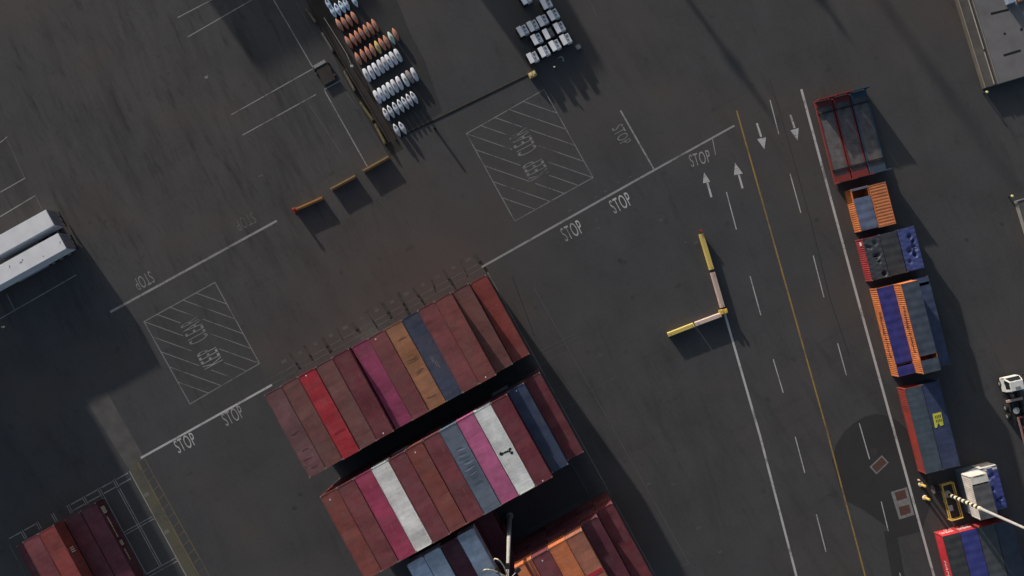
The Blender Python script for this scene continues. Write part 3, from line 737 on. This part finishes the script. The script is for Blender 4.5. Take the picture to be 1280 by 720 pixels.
# ================================================================== BOX TRAILERS (left edge)
def trailer(c_top, c_bot, label, seed):
    """c_top, c_bot: picture position of the two rear roof corners"""
    zt = 4.1; p, q = at(*c_top, zt), at(*c_bot, zt); mid = (p+q)/2; d = -YB.N; L = 13.6   # body runs towards -N
    e = empty('box_trailer', (mid.x, mid.y, 0), math.atan2(d.y, d.x), label, 'trailer', 'white box trailers parked at the left edge')
    W = 1.24
    b = MB(); b.box(.03, L, -W, W, 1.2, 4.02); b.build('body', M['obj'], e, .04, (.62, .66, .72))
    b = MB(); b.box(.02, L, -W+.02, W-.02, 4.02, 4.065)
    b.build('roof', M['obj'], e, color=(.82, .82, .84))
    for s in (-1, 1):
        b = MB(); b.box(-.045, .028, *sorted((s*.02, s*(W-.03))), 1.28, 3.98)
        for yy in (.3, .9): b.tube((-.07, s*yy, 1.3), (-.07, s*yy, 3.95), .022, n=6)
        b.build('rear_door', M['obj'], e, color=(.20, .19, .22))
    b = MB()
    for s in (-1, 1): b.box(.3, L, s*.45-.07, s*.45+.07, .95, 1.2)
    for k in range(7): b.box(.6+k*2, .72+k*2, -1.1, 1.1, 1.05, 1.19)
    b.box(-.12, .02, -1.2, 1.2, .45, .62); b.box(-.1, .0, -.5, -.4, .6, 1.2); b.box(-.1, 0, .4, .5, .6, 1.2)
    b.build('chassis', M['dark'], e)
    for ax in (1.4, 2.7, 4.0):
        for s in (-1, 1):
            w_ = MB(); w_.tube((ax, s*.85, .5), (ax, s*1.2, .5), .5, n=18); wh = w_.build('wheel', M['rubber'], e)
            r = MB(); r.tube((ax, s*1.12, .5), (ax, s*1.215, .5), .27, n=14); r.build('rim', M['steel'], wh)
    # skirt boards hanging under the sill
    b = MB(); b.box(4.6, 9.5, W-.03, W-.005, .5, 1.18); b.box(4.6, 9.5, -W+.005, -W+.03, .5, 1.18); b.build('side_guard', M['obj'], e, color=(.25, .25, .3))
    return e
trailer((56.5, 261.5), (68, 281.5), 'upper white box trailer parked at the left edge, end doors in shade', 1)
trailer((72, 291), (83, 310.5), 'lower white box trailer at the left edge with smudges on its roof', 2)
ow = find('lower white box trailer at the left edge with smudges on its roof')
m = MB()
for px, py, rx, ry, ro in ((26, 328, .22, .12, .3), (12, 333.5, .08, .28, .2), (54, 320.5, .1, .1, 0), (75, 303, .07, .22, .2), (28, 325, .1, .16, 0)):
    p = at(px, py, 4.075); blob(m, p.x, p.y, rx, ry, 4.075, ro)
attach(m, M['steel'], ow, 'smudge')
# ================================================================== TRUCK WITH SKELETAL TRAILER (right edge)
p0 = at(1271.5, 481, 3.0)
tr = empty('yard_tractor', (p0.x, p0.y, 0), RC.ang-.02, 'white-cabbed yard tractor at the right edge, cab window facing up', 'truck')
b = MB(); b.taper((-1.05, .95, -1.15, 1.15), (-.55, .8, -.95, .95), 1.9, 2.95); b.box(-1.05, .95, -1.15, 1.15, .7, 1.9); b.build('cab', M['obj'], tr, .05, (.74, .74, .72))
b = MB(); b.taper((-1.02, -.98, -1.0, 1.0), (-.64, -.60, -.8, .8), 2.0, 2.85); b.build('windscreen', M['glass'], tr)
for s in (-1, 1):
    b = MB(); b.taper((-.75, .5, s*1.13-.02, s*1.13+.02), (-.5, .45, s*.98-.02, s*.98+.02), 2.0, 2.85); b.build('side_window', M['glass'], tr)
    b = MB(); b.tube((-1.0, s*1.1, 2.2), (-1.1, s*1.4, 2.2), .03, n=6); b.box(-1.15, -1.07, *sorted((s*1.32, s*1.5)), 1.95, 2.45); b.build('mirror', M['dark'], tr)
b = MB(); b.box(.2, .45, -.35, .35, 2.95, 3.05); b.build('roof_hatch', M['steel'], tr)
b = MB()
for s in (-1, 1): b.box(.9, 6.0, s*.45-.09, s*.45+.09, .75, 1.0)
for x in (1.4, 2.6, 3.8, 5.0, 5.8): b.box(x, x+.15, -.6, .6, .78, .98)
b.box(1.2, 1.9, -1.05, -.6, .5, 1.15); b.box(1.2, 2.2, .6, 1.05, .5, 1.15); b.build('chassis', M['dark'], tr)
b = MB(); b.box(2.15, 2.5, -1.15, 1.15, 1.1, 1.4); b.build('light_bar', M['pink'], tr, .03)
b = MB(); b.tube((3.9, 0, 1.02), (3.9, 0, 1.14), .45, n=18); b.build('coupling_plate', M['grey'], tr)
for x in (-.2, 3.3, 4.5):
    for s in (-1, 1):
        w_ = MB(); w_.tube((x, s*.85, .5), (x, s*1.18, .5), .5, n=18); wh = w_.build('wheel', M['rubber'], tr)
        r = MB(); r.tube((x, s*1.1, .5), (x, s*1.19, .5), .26, n=14); r.build('rim', M['steel'], wh)
p1 = at(1272, 522, 1.3)
sk_ = empty('skeletal_trailer', (p1.x, p1.y, 0), RC.ang, 'salmon-red skeletal container trailer behind the white-cabbed tractor', 'trailer')
b = MB(); L = 12.3
for y in (.12, 2.26): b.box(0, L, y-.1, y+.1, 1.05, 1.3)
b.build('side_rail', simple('muted_salmon', (.30, .17, .15), .6, .3, 2), sk_, .01)
b = MB()
for x in (0, 1.5, 3.5, 5.5, 7.5, 9.5, 12.1): b.box(x, x+.2, .22, 2.16, 1.06, 1.27)
for y in (.8, 1.6): b.box(.2, L, y-.07, y+.07, .8, 1.05)
b.build('cross_member', simple('muted_red', (.13, .04, .045), .6, .3, 2), sk_, .01)
for x in (9.0, 10.3, 11.5):
    for y in (.3, 2.1):
        w_ = MB(); w_.tube((x, y-.16, .5), (x, y+.16, .5), .5, n=18); wh = w_.build('wheel', M['rubber'], sk_)
        r = MB(); r.tube((x, y-.18, .5), (x, y+.18, .5), .26, n=14); r.build('rim', M['steel'], wh)
# ================================================================== MASTS
def mast(px, py, h, label, striped=0, r0=.24, hoops=False):
    p = at(px, py); e = empty('light_mast', p, 0, label, 'light mast')
    b = MB(); b.tube((0, 0, 0), (0, 0, .5), .55, .5, 16); b.build('base', M['grey'], e)
    b = MB(); z = .5; n = 16; zs = striped if striped else .5
    b.tube((0, 0, zs), (0, 0, h), r0*(1-.5*zs/h), r0*.45, 16); b.build('pole', M['grey'], e)
    if striped:
        n = 17; s = (striped-.5)/n
        for nm, par, mat in (('light_band', 0, 'cream'), ('dark_band', 1, 'black')):
            for k in range(n):
                if k % 2 == par: MB().tube((0, 0, .5+k*s), (0, 0, .5+(k+1)*s), r0*1.12 if not par else r0*1.05, None, 16).build(nm, M[mat], e)
    b = MB(); b.tube((0, 0, h-.1), (0, 0, h+.25), .5, .4, 14)
    for k in range(8):
        an = k*math.pi/4; b.tube((0, 0, h), (1.5*math.cos(an), 1.5*math.sin(an), h-.1), .05, n=6)
    b.build('lamp_ring', M['grey'], e)
    if hoops:
        for k in range(4):
            an = math.pi*.52+k*.62; b = MB(); pv = None
            for j in range(9):
                f = j/8; r = 2.9*math.sin(f*math.pi*.62); q = (r*math.cos(an+f*.5), r*math.sin(an+f*.5), h-1.2+1.9*math.sin(f*math.pi*.8))
                if pv: b.tube(pv, q, .07, n=6)
                pv = q
            b.build('curved_arm', M['cream'], e)
    for k in range(8):
        an = k*math.pi/4; b = MB(); b.box(-.3, .3, -.22, .22, -.3, 0, an, (1.6*math.cos(an), 1.6*math.sin(an), h)); b.build('floodlight', M['dark'], e)
    return e
mast(1183, 617, 34, 'tall grey light mast with cream and black banded foot, inside the yellow guard frame', 9.9, .24)
mast(637, 645, 31.2, 'tall grey light mast rising from the dark gap in the lower row', 0, .34, True)
# yellow guard frame, bollards and cabinet around the striped mast
p = at(1186.2, 625); gf = empty('guard_rail', p, RC.ang+.02, 'yellow tubular guard frame around the foot of the striped mast', 'guard rail')
b = MB(); X, Y = 2.55, .83
for z in (.5, 1.1):
    for s in (-1, 1):
        b.tube((-X, s*Y, z), (X, s*Y, z), .085, n=8); b.tube((s*X, -Y, z), (s*X, Y, z), .085, n=8)
b.build('rail', M['yel'], gf)
for sx in (-1, 0, 1):
    for sy in (-1, 1):
        b = MB(); b.tube((sx*X, sy*Y, 0), (sx*X, sy*Y, 1.14), .07, n=8); b.build('post', M['yel'], gf)
p = at(1182, 626); cbn = empty('electrical_cabinet', p, RC.ang, 'small grey electrical cabinet inside the yellow guard frame', 'cabinet')
b = MB(); b.box(.5, 1.2, -.3, .3, 0, 1.0); b.build('cabinet_body', M['dark'], cbn, .02)
b = MB(); b.box(.45, 1.25, -.35, .35, 1.0, 1.06); b.build('lid', M['grey'], cbn, .01)
p = at(1168, 610); gg = empty('cable_drum', p, RC.ang, 'dark cable drum between the bollards and the yellow guard frame', 'cable drum')
b = MB()
for s in (-1, 1): b.tube((0, s*.42, .62), (0, s*.5, .62), .6, n=20)
b.build('flange', M['wood'], gg); b = MB(); b.tube((0, -.42, .62), (0, .42, .62), .4, n=18); b.build('cable', M['rubber'], gg)
for i, (x, y, lab) in enumerate(((1151, 605.5, 'upper of two yellow bollards with white feet left of the mast'), (1156, 622, 'lower of two yellow bollards with white feet left of the mast'))):
    e = empty('bollard', at(x, y), 0, lab, 'bollard', 'yellow bollards by the striped mast')
    b = MB(); b.tube((0, 0, 0), (0, 0, .16), .36, .30, 16); b.build('foot', M['cream'], e)
    b = MB(); b.tube((0, 0, .16), (0, 0, 1.45), .19, n=14); b.tube((0, 0, 1.45), (0, 0, 1.52), .19, .1, n=14); b.build('post', M['yel'], e)
p = at(1148, 600); e = tag(MB().tube((0, 0, 0), (0, 0, .6), .16, .05, 12).build('traffic_cone', M['pink']), 'small pale cone just above the yellow bollards', 'traffic cone'); e.location = p
# ================================================================== BARRIERS
def jersey(p_, q_, h, mat, label, group, w_=.6, topw=.26, color=None, bands=None):
    p, q = at(*p_), at(*q_); d = q-p; L = d.length
    e = empty('road_barrier', (p+q)/2, math.atan2(d.y, d.x), label, 'barrier', group)
    prof = [(-w_/2, 0), (-w_/2, .08), (-w_*.36, .32*h), (-topw/2, h), (topw/2, h), (w_*.36, .32*h), (w_/2, .08), (w_/2, 0)]
    b = MB(); b.loft([[(x, y, z) for y, z in prof] for x in (-L/2, L/2)]); b.build('body', M['obj'] if color else M[mat], e, color=color)
    for s in (-1, 1): MB().tube((s*(L/2-.35), 0, h-.02), (s*(L/2-.35), 0, h+.08), .05, n=8).build('lifting_eye', M['steel'], e)
    return e
GB = 'low barriers in a line at the upper left'
TAN = (.30, .20, .09)
for p_, q_, lab, c in (((371, 262), (404, 247.5), 'orange-tan barrier beside the red bollard', (.42, .22, .07)), ((414.5, 237), (445, 220.5), 'tan barrier in the middle of the three with square shadows', TAN),
                    ((454.5, 214.5), (486.5, 196.5), 'tan barrier at the right of the three with square shadows', TAN)):
    jersey(p_, q_, .86, 'obj', lab, 'tan barriers with square shadows', w_=.42, topw=.24, color=c)
for p_, q_, lab, c in (((383, 12), (396, 30), 'brown barrier nearest the top edge in the dark rail line', (.07, .06, .05)), ((403.6, 42.5), (417, 65), 'grey-brown barrier left of the orange machines', (.12, .11, .10)),
                    ((431, 90), (444, 114), 'brown barrier beside the dark flatbed', (.15, .125, .09)), ((451, 129), (466.5, 151), 'ochre-brown barrier near the silver machines', (.17, .14, .07)),
                    ((469.5, 156), (482, 180), 'ochre barrier at the lower end of the dark rail line', (.19, .15, .07))):
    jersey(p_, q_, .8, 'obj', lab, GB, w_=.42, topw=.25, color=c)
# heavier yellow and pinkish barriers at the lane corner
for p_, q_, lab, c in (((875.7, 292.5), (889, 337), 'yellow barrier pointing up the lane, below the red lamp', (.58, .44, .13)), ((890, 340.5), (902.5, 384), 'pinkish white barrier between the yellow one and the corner block', (.50, .38, .33)),
                    ((834.5, 418.5), (866.5, 406), 'yellow barrier at the free end of the short arm', (.62, .48, .15)), ((868.5, 405.3), (900, 393.5), 'pale pink barrier joining the short arm to the corner block', (.62, .49, .42))):
    jersey(p_, q_, .84, 'obj', lab, 'long coloured barriers at the lane corner', w_=.66, topw=.5, color=c)
e = empty('corner_block', at(903, 389.5), .25, 'squat yellow block where the two barrier arms meet', 'barrier block')
b = MB(); b.box(-.55, .55, -.35, .35, 0, .95); b.build('body', M['yel'], e, .05)
b = MB(); b.box(-.5, -.1, -.3, .3, .95, 1.15); b.box(.2, .5, -.25, .3, .95, 1.2); b.build('cap', M['yel'], e, .04)
e = empty('warning_light', at(875, 289.5), 0, 'small red lamp at the tip of the yellow barrier', 'warning light')
b = MB(); b.tube((0, 0, 0), (0, 0, .9), .08, n=10); b.build('post', M['dark'], e)
b = MB(); b.tube((0, 0, .9), (0, 0, 1.15), .19, .15, n=14); b.build('lens', M['red'], e)
e = empty('bollard', at(370, 263), 0, 'short red bollard left of the orange-tan barrier', 'bollard')
b = MB(); b.tube((0, 0, 0), (0, 0, 1.25), .2, n=14); b.tube((0, 0, 1.25), (0, 0, 1.42), .28, .16, n=14); b.build('post', M['red'], e)
b = MB(); b.tube((0, 0, 0), (0, 0, .12), .42, .36, n=16); b.build('foot', M['red'], e)
# yellow double block by the pale carts, and the long low cable guard that ends at it
e = empty('marker_block', at(665.5, 94), YB.ang+math.pi/2, 'yellow double block at the end of the dark cable guard', 'marker block')
b = MB(); b.box(-.55, .55, -.38, .38, 0, .7); b.build('body', M['yel'], e, .04)
for s in (-1, 1):
    b = MB(); b.taper((s*.28-.2, s*.28+.2, -.26, .26), (s*.28-.14, s*.28+.14, -.18, .18), .7, 1.0); b.build('cap', M['cream'], e, .03)
p, q = at(500, 171), at(661, 93); m = MB(); d = q-p; n = 14
for k in range(n):
    c = p+d*((k+.5)/n); l = d.length/n/2-.02; m.taper((-l, l, -.16, .16), (-l, l, -.08, .08), 0, .07)
    i0 = len(m.v)-8; an = math.atan2(d.y, d.x)
    for j in range(i0, i0+8):
        x, y, z = m.v[j]; m.v[j] = (x*math.cos(an)-y*math.sin(an)+c.x, x*math.sin(an)+y*math.cos(an)+c.y, z)
o = m.build('cable_guard', M['rubber']); tag(o, 'long dark rubber cable guard lying across the yard to the yellow double block', 'cable guard')
o = MB().box(-.15, .15, -.12, .12, 0, 1.5).build('control_post', M['dark'], bevel=.03); o.location = at(544, 161.5); tag(o, 'short black control post beside the dark cable guard', 'control post')
# dark rail line left of the machines
m = MB()
for off, w_ in ((0, .12), (8.5, .10)):
    p, q = at(433+off*.6-30, 90-off*.3-55), at(487+off*.9, 178-off*.4); d = q-p; an = math.atan2(d.y, d.x)
    m.box(-d.length/2, d.length/2, -w_, w_, 0, .22, an, (p+q)/2)
tag(m.build('low_rail', simple('brown_rail', (.045, .035, .03), .8)), 'long low brown rails running beside the orange and silver machines', 'guard rail')
m = MB(); pts = [at(405, 22, .9), at(420, 46, .9), at(433, 67, .9), at(440, 83, .9)]
for a_, b_ in zip(pts, pts[1:]): m.tube(a_, b_, .05, n=8)
o = empty('hand_rail', (0, 0, 0), 0, 'thin pale hand rail beside the orange machines', 'hand rail')
m.build('rail', M['steel'], o)
for p in pts: MB().tube((p.x, p.y, 0), p, .04, n=8).build('post', M['steel'], o)
p = pts[-1]; MB().box(-.2, .2, -.15, .15, .85, 1.2, 0, (p.x, p.y, 0)).build('end_box', M['grey'], o)
# small flatbed
e = empty('flatbed_trailer', at(407, 90), YB.ang, 'dark low flatbed with grey tailboard parked at the end of the thin lines', 'trailer')
b = MB(); b.box(-1.0, 1.7, -1.1, .8, .3, .42); b.build('deck', M['brownstain'], e, .01)
b = MB(); b.box(-1.5, -1.02, -1.1, .75, .3, .5); b.build('tailboard', M['steel'], e, .02)
for x, y in ((-.9, -1.2), (-.2, -1.2), (-.9, .95), (1.2, .95)):
    b = MB(); b.tube((x, y-.1, .28), (x, y+.1, .28), .28, n=14); wh = b.build('wheel', M['rubber'], e)
    MB().tube((x, y-.12, .28), (x, y+.12, .28), .13, n=10).build('rim', M['grey'], wh)
# ================================================================== CAPSULE MACHINES
def pod_meshes(blunt, twin):
    Lh, W, H_ = .99, .345, .8; rings = []
    for k in range(13):
        x = -Lh+2*Lh*k/12; s = abs(x)/Lh
        wv = W*(1-(s**(4 if blunt else 2.2))*(.45 if blunt else .8)); hv = H_*(1-.25*s*s)
        ring = []
        for j in range(14):
            an = 2*math.pi*j/14; y = wv*math.copysign(abs(math.cos(an))**.7, math.cos(an)); z = .16+hv/2+hv/2*math.copysign(abs(math.sin(an))**.6, math.sin(an)); ring.append((x, y, z))
        rings.append(ring)
    body = MB(); body.loft(rings); bo = body.mesh('cover', M['obj'])
    for p in bo.polygons: p.use_smooth = True
    hs = []
    for cx, rl in (((-.42, .26), (.42, .26)) if twin else ((.05, .30),)):
        h = MB(); r0 = []; r1 = []
        for j in range(16):
            an = 2*math.pi*j/16; r0.append((cx+rl*math.cos(an), .17*math.sin(an), H_+.02)); r1.append((cx+rl*.85*math.cos(an), .15*math.sin(an), H_+.175))
        h.loft([r0, r1]); hs.append(h.mesh('hatch', M['hatch']))
    b = MB()
    for s in (-1, 1): b.box(-.6, .6, *sorted((s*.14, s*.26)), 0, .2)
    return bo, hs, b.mesh('skid', M['dark'])
M['hatch'] = simple('grey_hatch', (.17, .18, .21), .6, .2, 4)
POD = {k: pod_meshes(*v) for k, v in (('single', (True, False)), ('twin', (False, True)), ('taper', (False, False)))}
SIL = (.56, .59, .65); ORG = (.46, .19, .12); BLU = (.62, .76, .92)
def pods(pts, kind, col, cname, row, special={}):
    for i, (x, y) in enumerate(pts):
        c = special.get(i, (col, cname)); 
        lab = f"{c[1]} capsule-shaped machine, {ORD[i]} from left in {row}"
        e = empty('capsule_machine', at(x, y, .8)*1.0, YB.ang+random.uniform(-.06, .06), lab, 'machine', 'capsule-shaped machines standing in rows')
        e.location.z = 0
        bo, hs, sk2 = POD[kind]
        mk('cover', bo, e, jit(c[0], .12)); mk('skid', sk2, e)
        for h in hs: mk('hatch', h, e)
pods([(410.5, 5), (415.8, 13.5), (421.7, 11.5), (427.3, 8), (432.5, 4.5), (442.5, 0)], 'twin', BLU, 'pale blue', 'top edge row')
pods([(424, 30.5), (430.5, 28), (436, 24.5), (442.5, 21)], 'taper', ORG, 'orange', 'first orange row')
pods([(435.6, 52.5), (441.3, 49), (446.8, 45.5), (452.2, 41.7), (457.7, 38.3), (463, 35), (468.5, 31.3)], 'taper', ORG, 'orange', 'second orange row')
pods([(447.5, 73), (453.8, 69), (459.8, 65.5), (465.6, 62), (472, 58.5), (477.5, 54.8), (483, 51.5), (489, 47), (494.3, 42.7)], 'taper', ORG, 'orange', 'third orange row',
     {4: ((.48, .37, .13), 'mustard yellow'), 7: ((.45, .58, .56), 'pale green')})
pods([(458, 93.3), (463.9, 90), (469.8, 86.2), (475.6, 82.5), (480.8, 79), (486, 75.7), (491.5, 72.2), (497.2, 68.7)], 'single', SIL, 'silver', 'first silver row')
pods([(471.3, 120.8), (476.5, 117.5), (482, 114.2), (487.5, 110.6), (493, 107), (499, 103.3), (506.5, 99.5), (512, 95.5), (517.8, 92.5)], 'single', SIL, 'silver', 'second silver row',
     {7: ((.22, .21, .20), 'dull grey stripped')})
pods([(482.5, 142.5), (488.3, 139), (494.6, 135.2), (500.6, 131.8), (506.2, 128.3), (511.8, 124.8), (517.3, 121.3)], 'twin', SIL, 'silver', 'twin-hatched silver row')
pods([(495.8, 162.3), (503, 159.5)], 'twin', SIL, 'silver', 'last short silver row')
# ================================================================== PALE UTILITY CARTS
ux = {}
b = MB(); b.taper((-.78, .78, -.72, .02), (-.74, .74, -.68, -.02), 1.5, 1.66); b.box(-.76, .76, -.7, 0, 1.42, 1.5); ux['roof'] = b.mesh('cab_roof', M['obj'], .03)
b = MB(); b.box(-.7, .7, -.62, -.05, .55, 1.45); ux['cab'] = b.mesh('cab', M['glass'], .02)
b = MB(); b.taper((-.70, .74, .06, .76), (-.66, .70, .09, .70), .45, 1.38); ux['bonnet'] = b.mesh('bonnet', M['obj'], .04)
b = MB(); b.box(-.5, -.12, .2, .52, 1.38, 1.41); b.box(.12, .34, .18, .40, 1.38, 1.43); ux['vent'] = b.mesh('vent', M['hatch'])
b = MB(); b.box(-.75, .75, -.7, .72, .3, .5); ux['chassis'] = b.mesh('chassis', M['dark'], .02)
WH = MB().tube((0, -.1, 0), (0, .1, 0), .3, n=16).mesh('wheel', M['rubber'])
cr = [('pair at the top edge', [(657, -2), (683, 4)]), ('second row from the top', [(653.5, 38), (666, 31.8), (678.3, 25.3), (691.7, 18)]),
      ('middle row', [(671, 48.5), (685.5, 41.5), (699.3, 34)]), ('bottom row near the yellow block', [(666, 71.5), (680.2, 64), (693.8, 56.3), (707.2, 48.8)])]
for row, pts in cr:
    for i, (x, y) in enumerate(pts):
        lab = f"pale utility cart, {ORD[i]} from left, {row}"
        p = at(x, y, 1.4); e = empty('utility_cart', (p.x, p.y, 0), YB.ang+random.uniform(-.03, .03), lab, 'utility cart', 'pale utility carts parked close together')
        k = random.uniform(.9, 1.06); tint = (.84*k, .85*k, .90*k)
        bn = (.60, .64, .70) if (row, i) != ('middle row', 1) else (.12, .12, .12)
        mk('cab_roof', ux['roof'], e, tint); mk('cab', ux['cab'], e); mk('bonnet', ux['bonnet'], e, bn); mk('vent', ux['vent'], e); mk('chassis', ux['chassis'], e)
        for sx in (-.5, .5):
            for sy in (-.68, .68):
                o = mk('wheel', WH, e); o.location = (sx, sy, .3)
for px, py, nm, lab, s in ((722.5, 59.5, 'crate', 'small pale crate right of the utility carts', .28),):
    e = empty(nm, at(px, py), .5, lab, 'crate'); MB().box(-s*1.1, s*1.1, -s, s, 0, .5).build('body', M['grey'], e, .02); MB().box(-s*1.15, s*1.15, -s*1.05, s*1.05, .5, .56).build('lid', M['steel'], e, .01)
e = empty('hose_rack', at(701, 76), YB.ang, 'small bent pale rack below the utility carts', 'rack')
b = MB(); b.tube((-.4, -.3, 0), (-.4, -.3, .9), .03, n=6); b.tube((.4, .3, 0), (.4, .3, .9), .03, n=6); b.build('leg', M['grey'], e)
b = MB()
for k in range(7):
    a0, a1 = k*.5, (k+1)*.5; b.tube((.35*math.cos(a0), .3*math.sin(a0), .9), (.35*math.cos(a1), .3*math.sin(a1), .9), .045, n=6)
b.build('hoop', M['grey'], e)
e = empty('marker_post', at(692.5, 86.5), 0, 'tiny white-topped marker post below the utility carts', 'marker post')
MB().tube((0, 0, 0), (0, 0, 1.3), .05, n=8).build('post', M['dark'], e); MB().tube((0, 0, 1.3), (0, 0, 1.45), .13, .1, n=10).build('cap', M['cream'], e)
e = empty('traffic_cone', at(5, 408.5), 0, 'small white cone in the shade at the left edge', 'traffic cone')
MB().box(-.22, .22, -.22, .22, 0, .05).build('base', M['rubber'], e); MB().tube((0, 0, .05), (0, 0, .75), .19, .04, 14).build('cone', M['cream'], e)
# ================================================================== LOADING DOCK (top right)
p = at(1232, 109.5, 1.1); DA = Fr(.286, -.958)
dk = empty('loading_dock', (p.x, p.y, 0), DA.ang+math.pi, 'raised grey concrete loading dock in the top right corner', 'loading dock')
# local +x runs up the picture, +y runs to the left, so the deck spans negative y
M['deck'] = simple('dock_concrete', (.172, .166, .170), .85, .25, .35)
M['dockedge'] = simple('dock_edge_concrete', (.118, .108, .096), .85, .3, .6)
MB().box(0, 40, -22, -1.95, 0, 1.1).build('deck', M['deck'], dk)
MB().box(0, 40, -1.93, -.06, 0, 1.02).build('edge_beam', M['dockedge'], dk)
b = MB(); b.box(0, 40, -.06, 0, .9, 1.08); b.box(0, 40, -1.95, -1.87, 1.02, 1.16); b.build('kerb_rail', simple('dock_kerb', (.24, .22, .20), .7, .2, 1), dk)
b = MB(); b.tube((.1, -1.32, 1.12), (4.9, -1.32, 1.12), .09, n=8); b.tube((5.3, -1.36, 1.12), (40, -1.36, 1.12), .09, n=8); b.build('pipe', simple('dock_pipe', (.32, .30, .28), .5, .2, 1), dk)
b = MB()
for (x0, y0), (x1, y1) in (((1238.5, 17.5), (1261, 12)), ((1254.5, 69.5), (1276, 63))):
    a_, b_ = at(x0, y0, 1.1), at(x1, y1, 1.1); d = b_-a_; b.box(-d.length/2, d.length/2, -.17, .17, 0, .004, math.atan2(d.y, d.x), (a_+b_)/2)
attach(b, M['black'], dk, 'drain_slot')
b = MB()
for x0, y0, r in ((1256, 42.5, .22), (1277, 37, .26)): q = at(x0, y0, 1.1); blob(b, q.x, q.y, r, r, 1.103)
attach(b, M['dark'], dk, 'deck_stain')
e = empty('gas_bottle_rack', at(1262, 1, 1.1), .3, 'pale blue and orange crates at the top edge of the loading dock', 'crate')
MB().box(-.7, .3, -.5, .6, 0, .8).build('blue_crate', M['obj'], e, .03, (.32, .38, .5)); MB().box(.9, 2.2, -.6, .6, 0, .7).build('orange_crate', M['obj'], e, .03, (.30, .15, .09)); MB().tube((.55, -.8, .3), (.75, .8, .3), .12, n=8).build('pipe', M['cream'], e)
for (x, y), lab in (((1229.2, 117), 'small post with a pale yellow cap at the corner of the loading dock'), ((1260.5, 246), 'small post with a pale yellow cap by the second dock, right edge')):
    e = empty('marker_post', at(x, y), 0, lab, 'marker post', 'yellow-capped marker posts')
    MB().tube((0, 0, 0), (0, 0, 1.0), .09, n=10).build('post', M['black'], e); MB().tube((0, 0, 1.0), (0, 0, 1.16), .19, .14, n=12).build('cap', M['lamp'], e)
p = at(1270.5, 251, .8); e = empty('loading_dock', (p.x, p.y, 0), DA.ang, 'corner of a second low concrete dock at the right edge', 'loading dock')
MB().box(.05, 9, .05, 14, 0, .78).build('deck', M['dockedge'], e); b = MB(); b.box(0, 9, 0, .1, .1, .86); b.box(0, .12, .1, 14, .1, .86); b.build('kerb_rail', M['steel'], e)
# ================================================================== MANHOLES
def cover(corners, inner, label):
    c = sum((at(*q) for q in corners), Vector())/4; e = empty('manhole_cover', c, 0, label, 'manhole cover')
    m = MB(); m.quad(*[(at(*q)-c)+Vector((0, 0, .014)) for q in corners]); m.build('surround', M['rim'], e)
    for q4 in inner:
        m = MB(); m.quad(*[(at(*q)-c)+Vector((0, 0, .02)) for q in q4]); m.build('plate', M['plate'], e)
M['rim'] = simple('manhole_surround', (.22, .22, .215), .8, .3, 2); M['plate'] = simple('rusty_plate', (.11, .055, .045), .8, .3, 2)
cover([(1087, 583.5), (1102.3, 569), (1111, 578.3), (1095.5, 593)], [[(1089.5, 583.5), (1102, 571.5), (1108.5, 578.3), (1095.8, 590.3)]], 'slanting rusty manhole plate with a thin pale border')
cover([(1113.5, 615), (1133.5, 609), (1143, 643.5), (1124, 649.5)], [[(1118, 615.5), (1131, 611.8), (1133.8, 622.3), (1121, 626.3)], [(1123, 634), (1136, 630.3), (1138.8, 641), (1126, 645)]], 'large pale manhole surround with two rusty plates')
m = MB(); 
for x, y, r in ((258, 96.5, .28),): q = at(x, y); blob(m, q.x, q.y, r, r, .012)
tag(m.build('manhole_cover', M['rim']), 'small round pale cover alone on the upper left asphalt', 'manhole cover')
# ================================================================== OFF-FRAME ADDED BLOCKS, AND MASTS, THAT CAST THE LONG SHADOWS
def occluder_box(px, py, along, across, h, label, fr=YB):
    """px,py: picture position of the shadow's far right corner; the shed itself stands up-sun, outside the frame"""
    q = at(px, py) - SD*(h/math.tan(ELEV)); e = empty('warehouse', q, fr.ang, label, 'warehouse', 'warehouses outside the frame')
    b = MB(); b.box(-along, 0, -across, 0, 0, h-.3); b.build('wall', M['wall'], e)
    b = MB(); b.taper((-along-.1, .1, -across-.1, .1), (-along+.5, -.5, -across+.5, -.5), h-.3, h); b.build('roof', M['wall'], e)
    b = MB()
    for k in range(3): b.box(.0, .06, -across+2+k*6, -across+6+k*6, 0, 4.5)
    b.build('roller_door', M['steel'], e)
occluder_box(265, 790, 33, 27, 13, 'grey warehouse beyond the left edge, its shadow crossing the empty corner')  # added block, placed for the shadow at the lower left
occluder_box(482, 14, 26, 20, 13, 'grey warehouse beyond the top edge, shading the thin parking lines')  # added block, placed to darken the ground at the upper left
def farmast(tip, h, lab):
    b_ = at(*tip) - SD*(h/math.tan(ELEV)); e = empty('light_mast', b_, 0, lab, 'light mast')
    b = MB(); b.tube((0, 0, 0), (0, 0, h), .42, .28, 12); b.build('pole', M['grey'], e); b = MB(); b.tube((0, 0, h*.86), (0, 0, h*.86+.6), .8, n=12); b.build('platform', M['grey'], e)
occluder_box(760, 88, 22, 9, 11, 'narrow grey warehouse beyond the top edge, shading the utility carts')  # added block, placed for the shade among the carts
farmast((968, 150), 16, 'light mast beyond the top edge, left of two more'); farmast((1062, 49), 14, 'short light mast beyond the top edge'); farmast((1290, 262), 35, 'tallest light mast beyond the top edge')
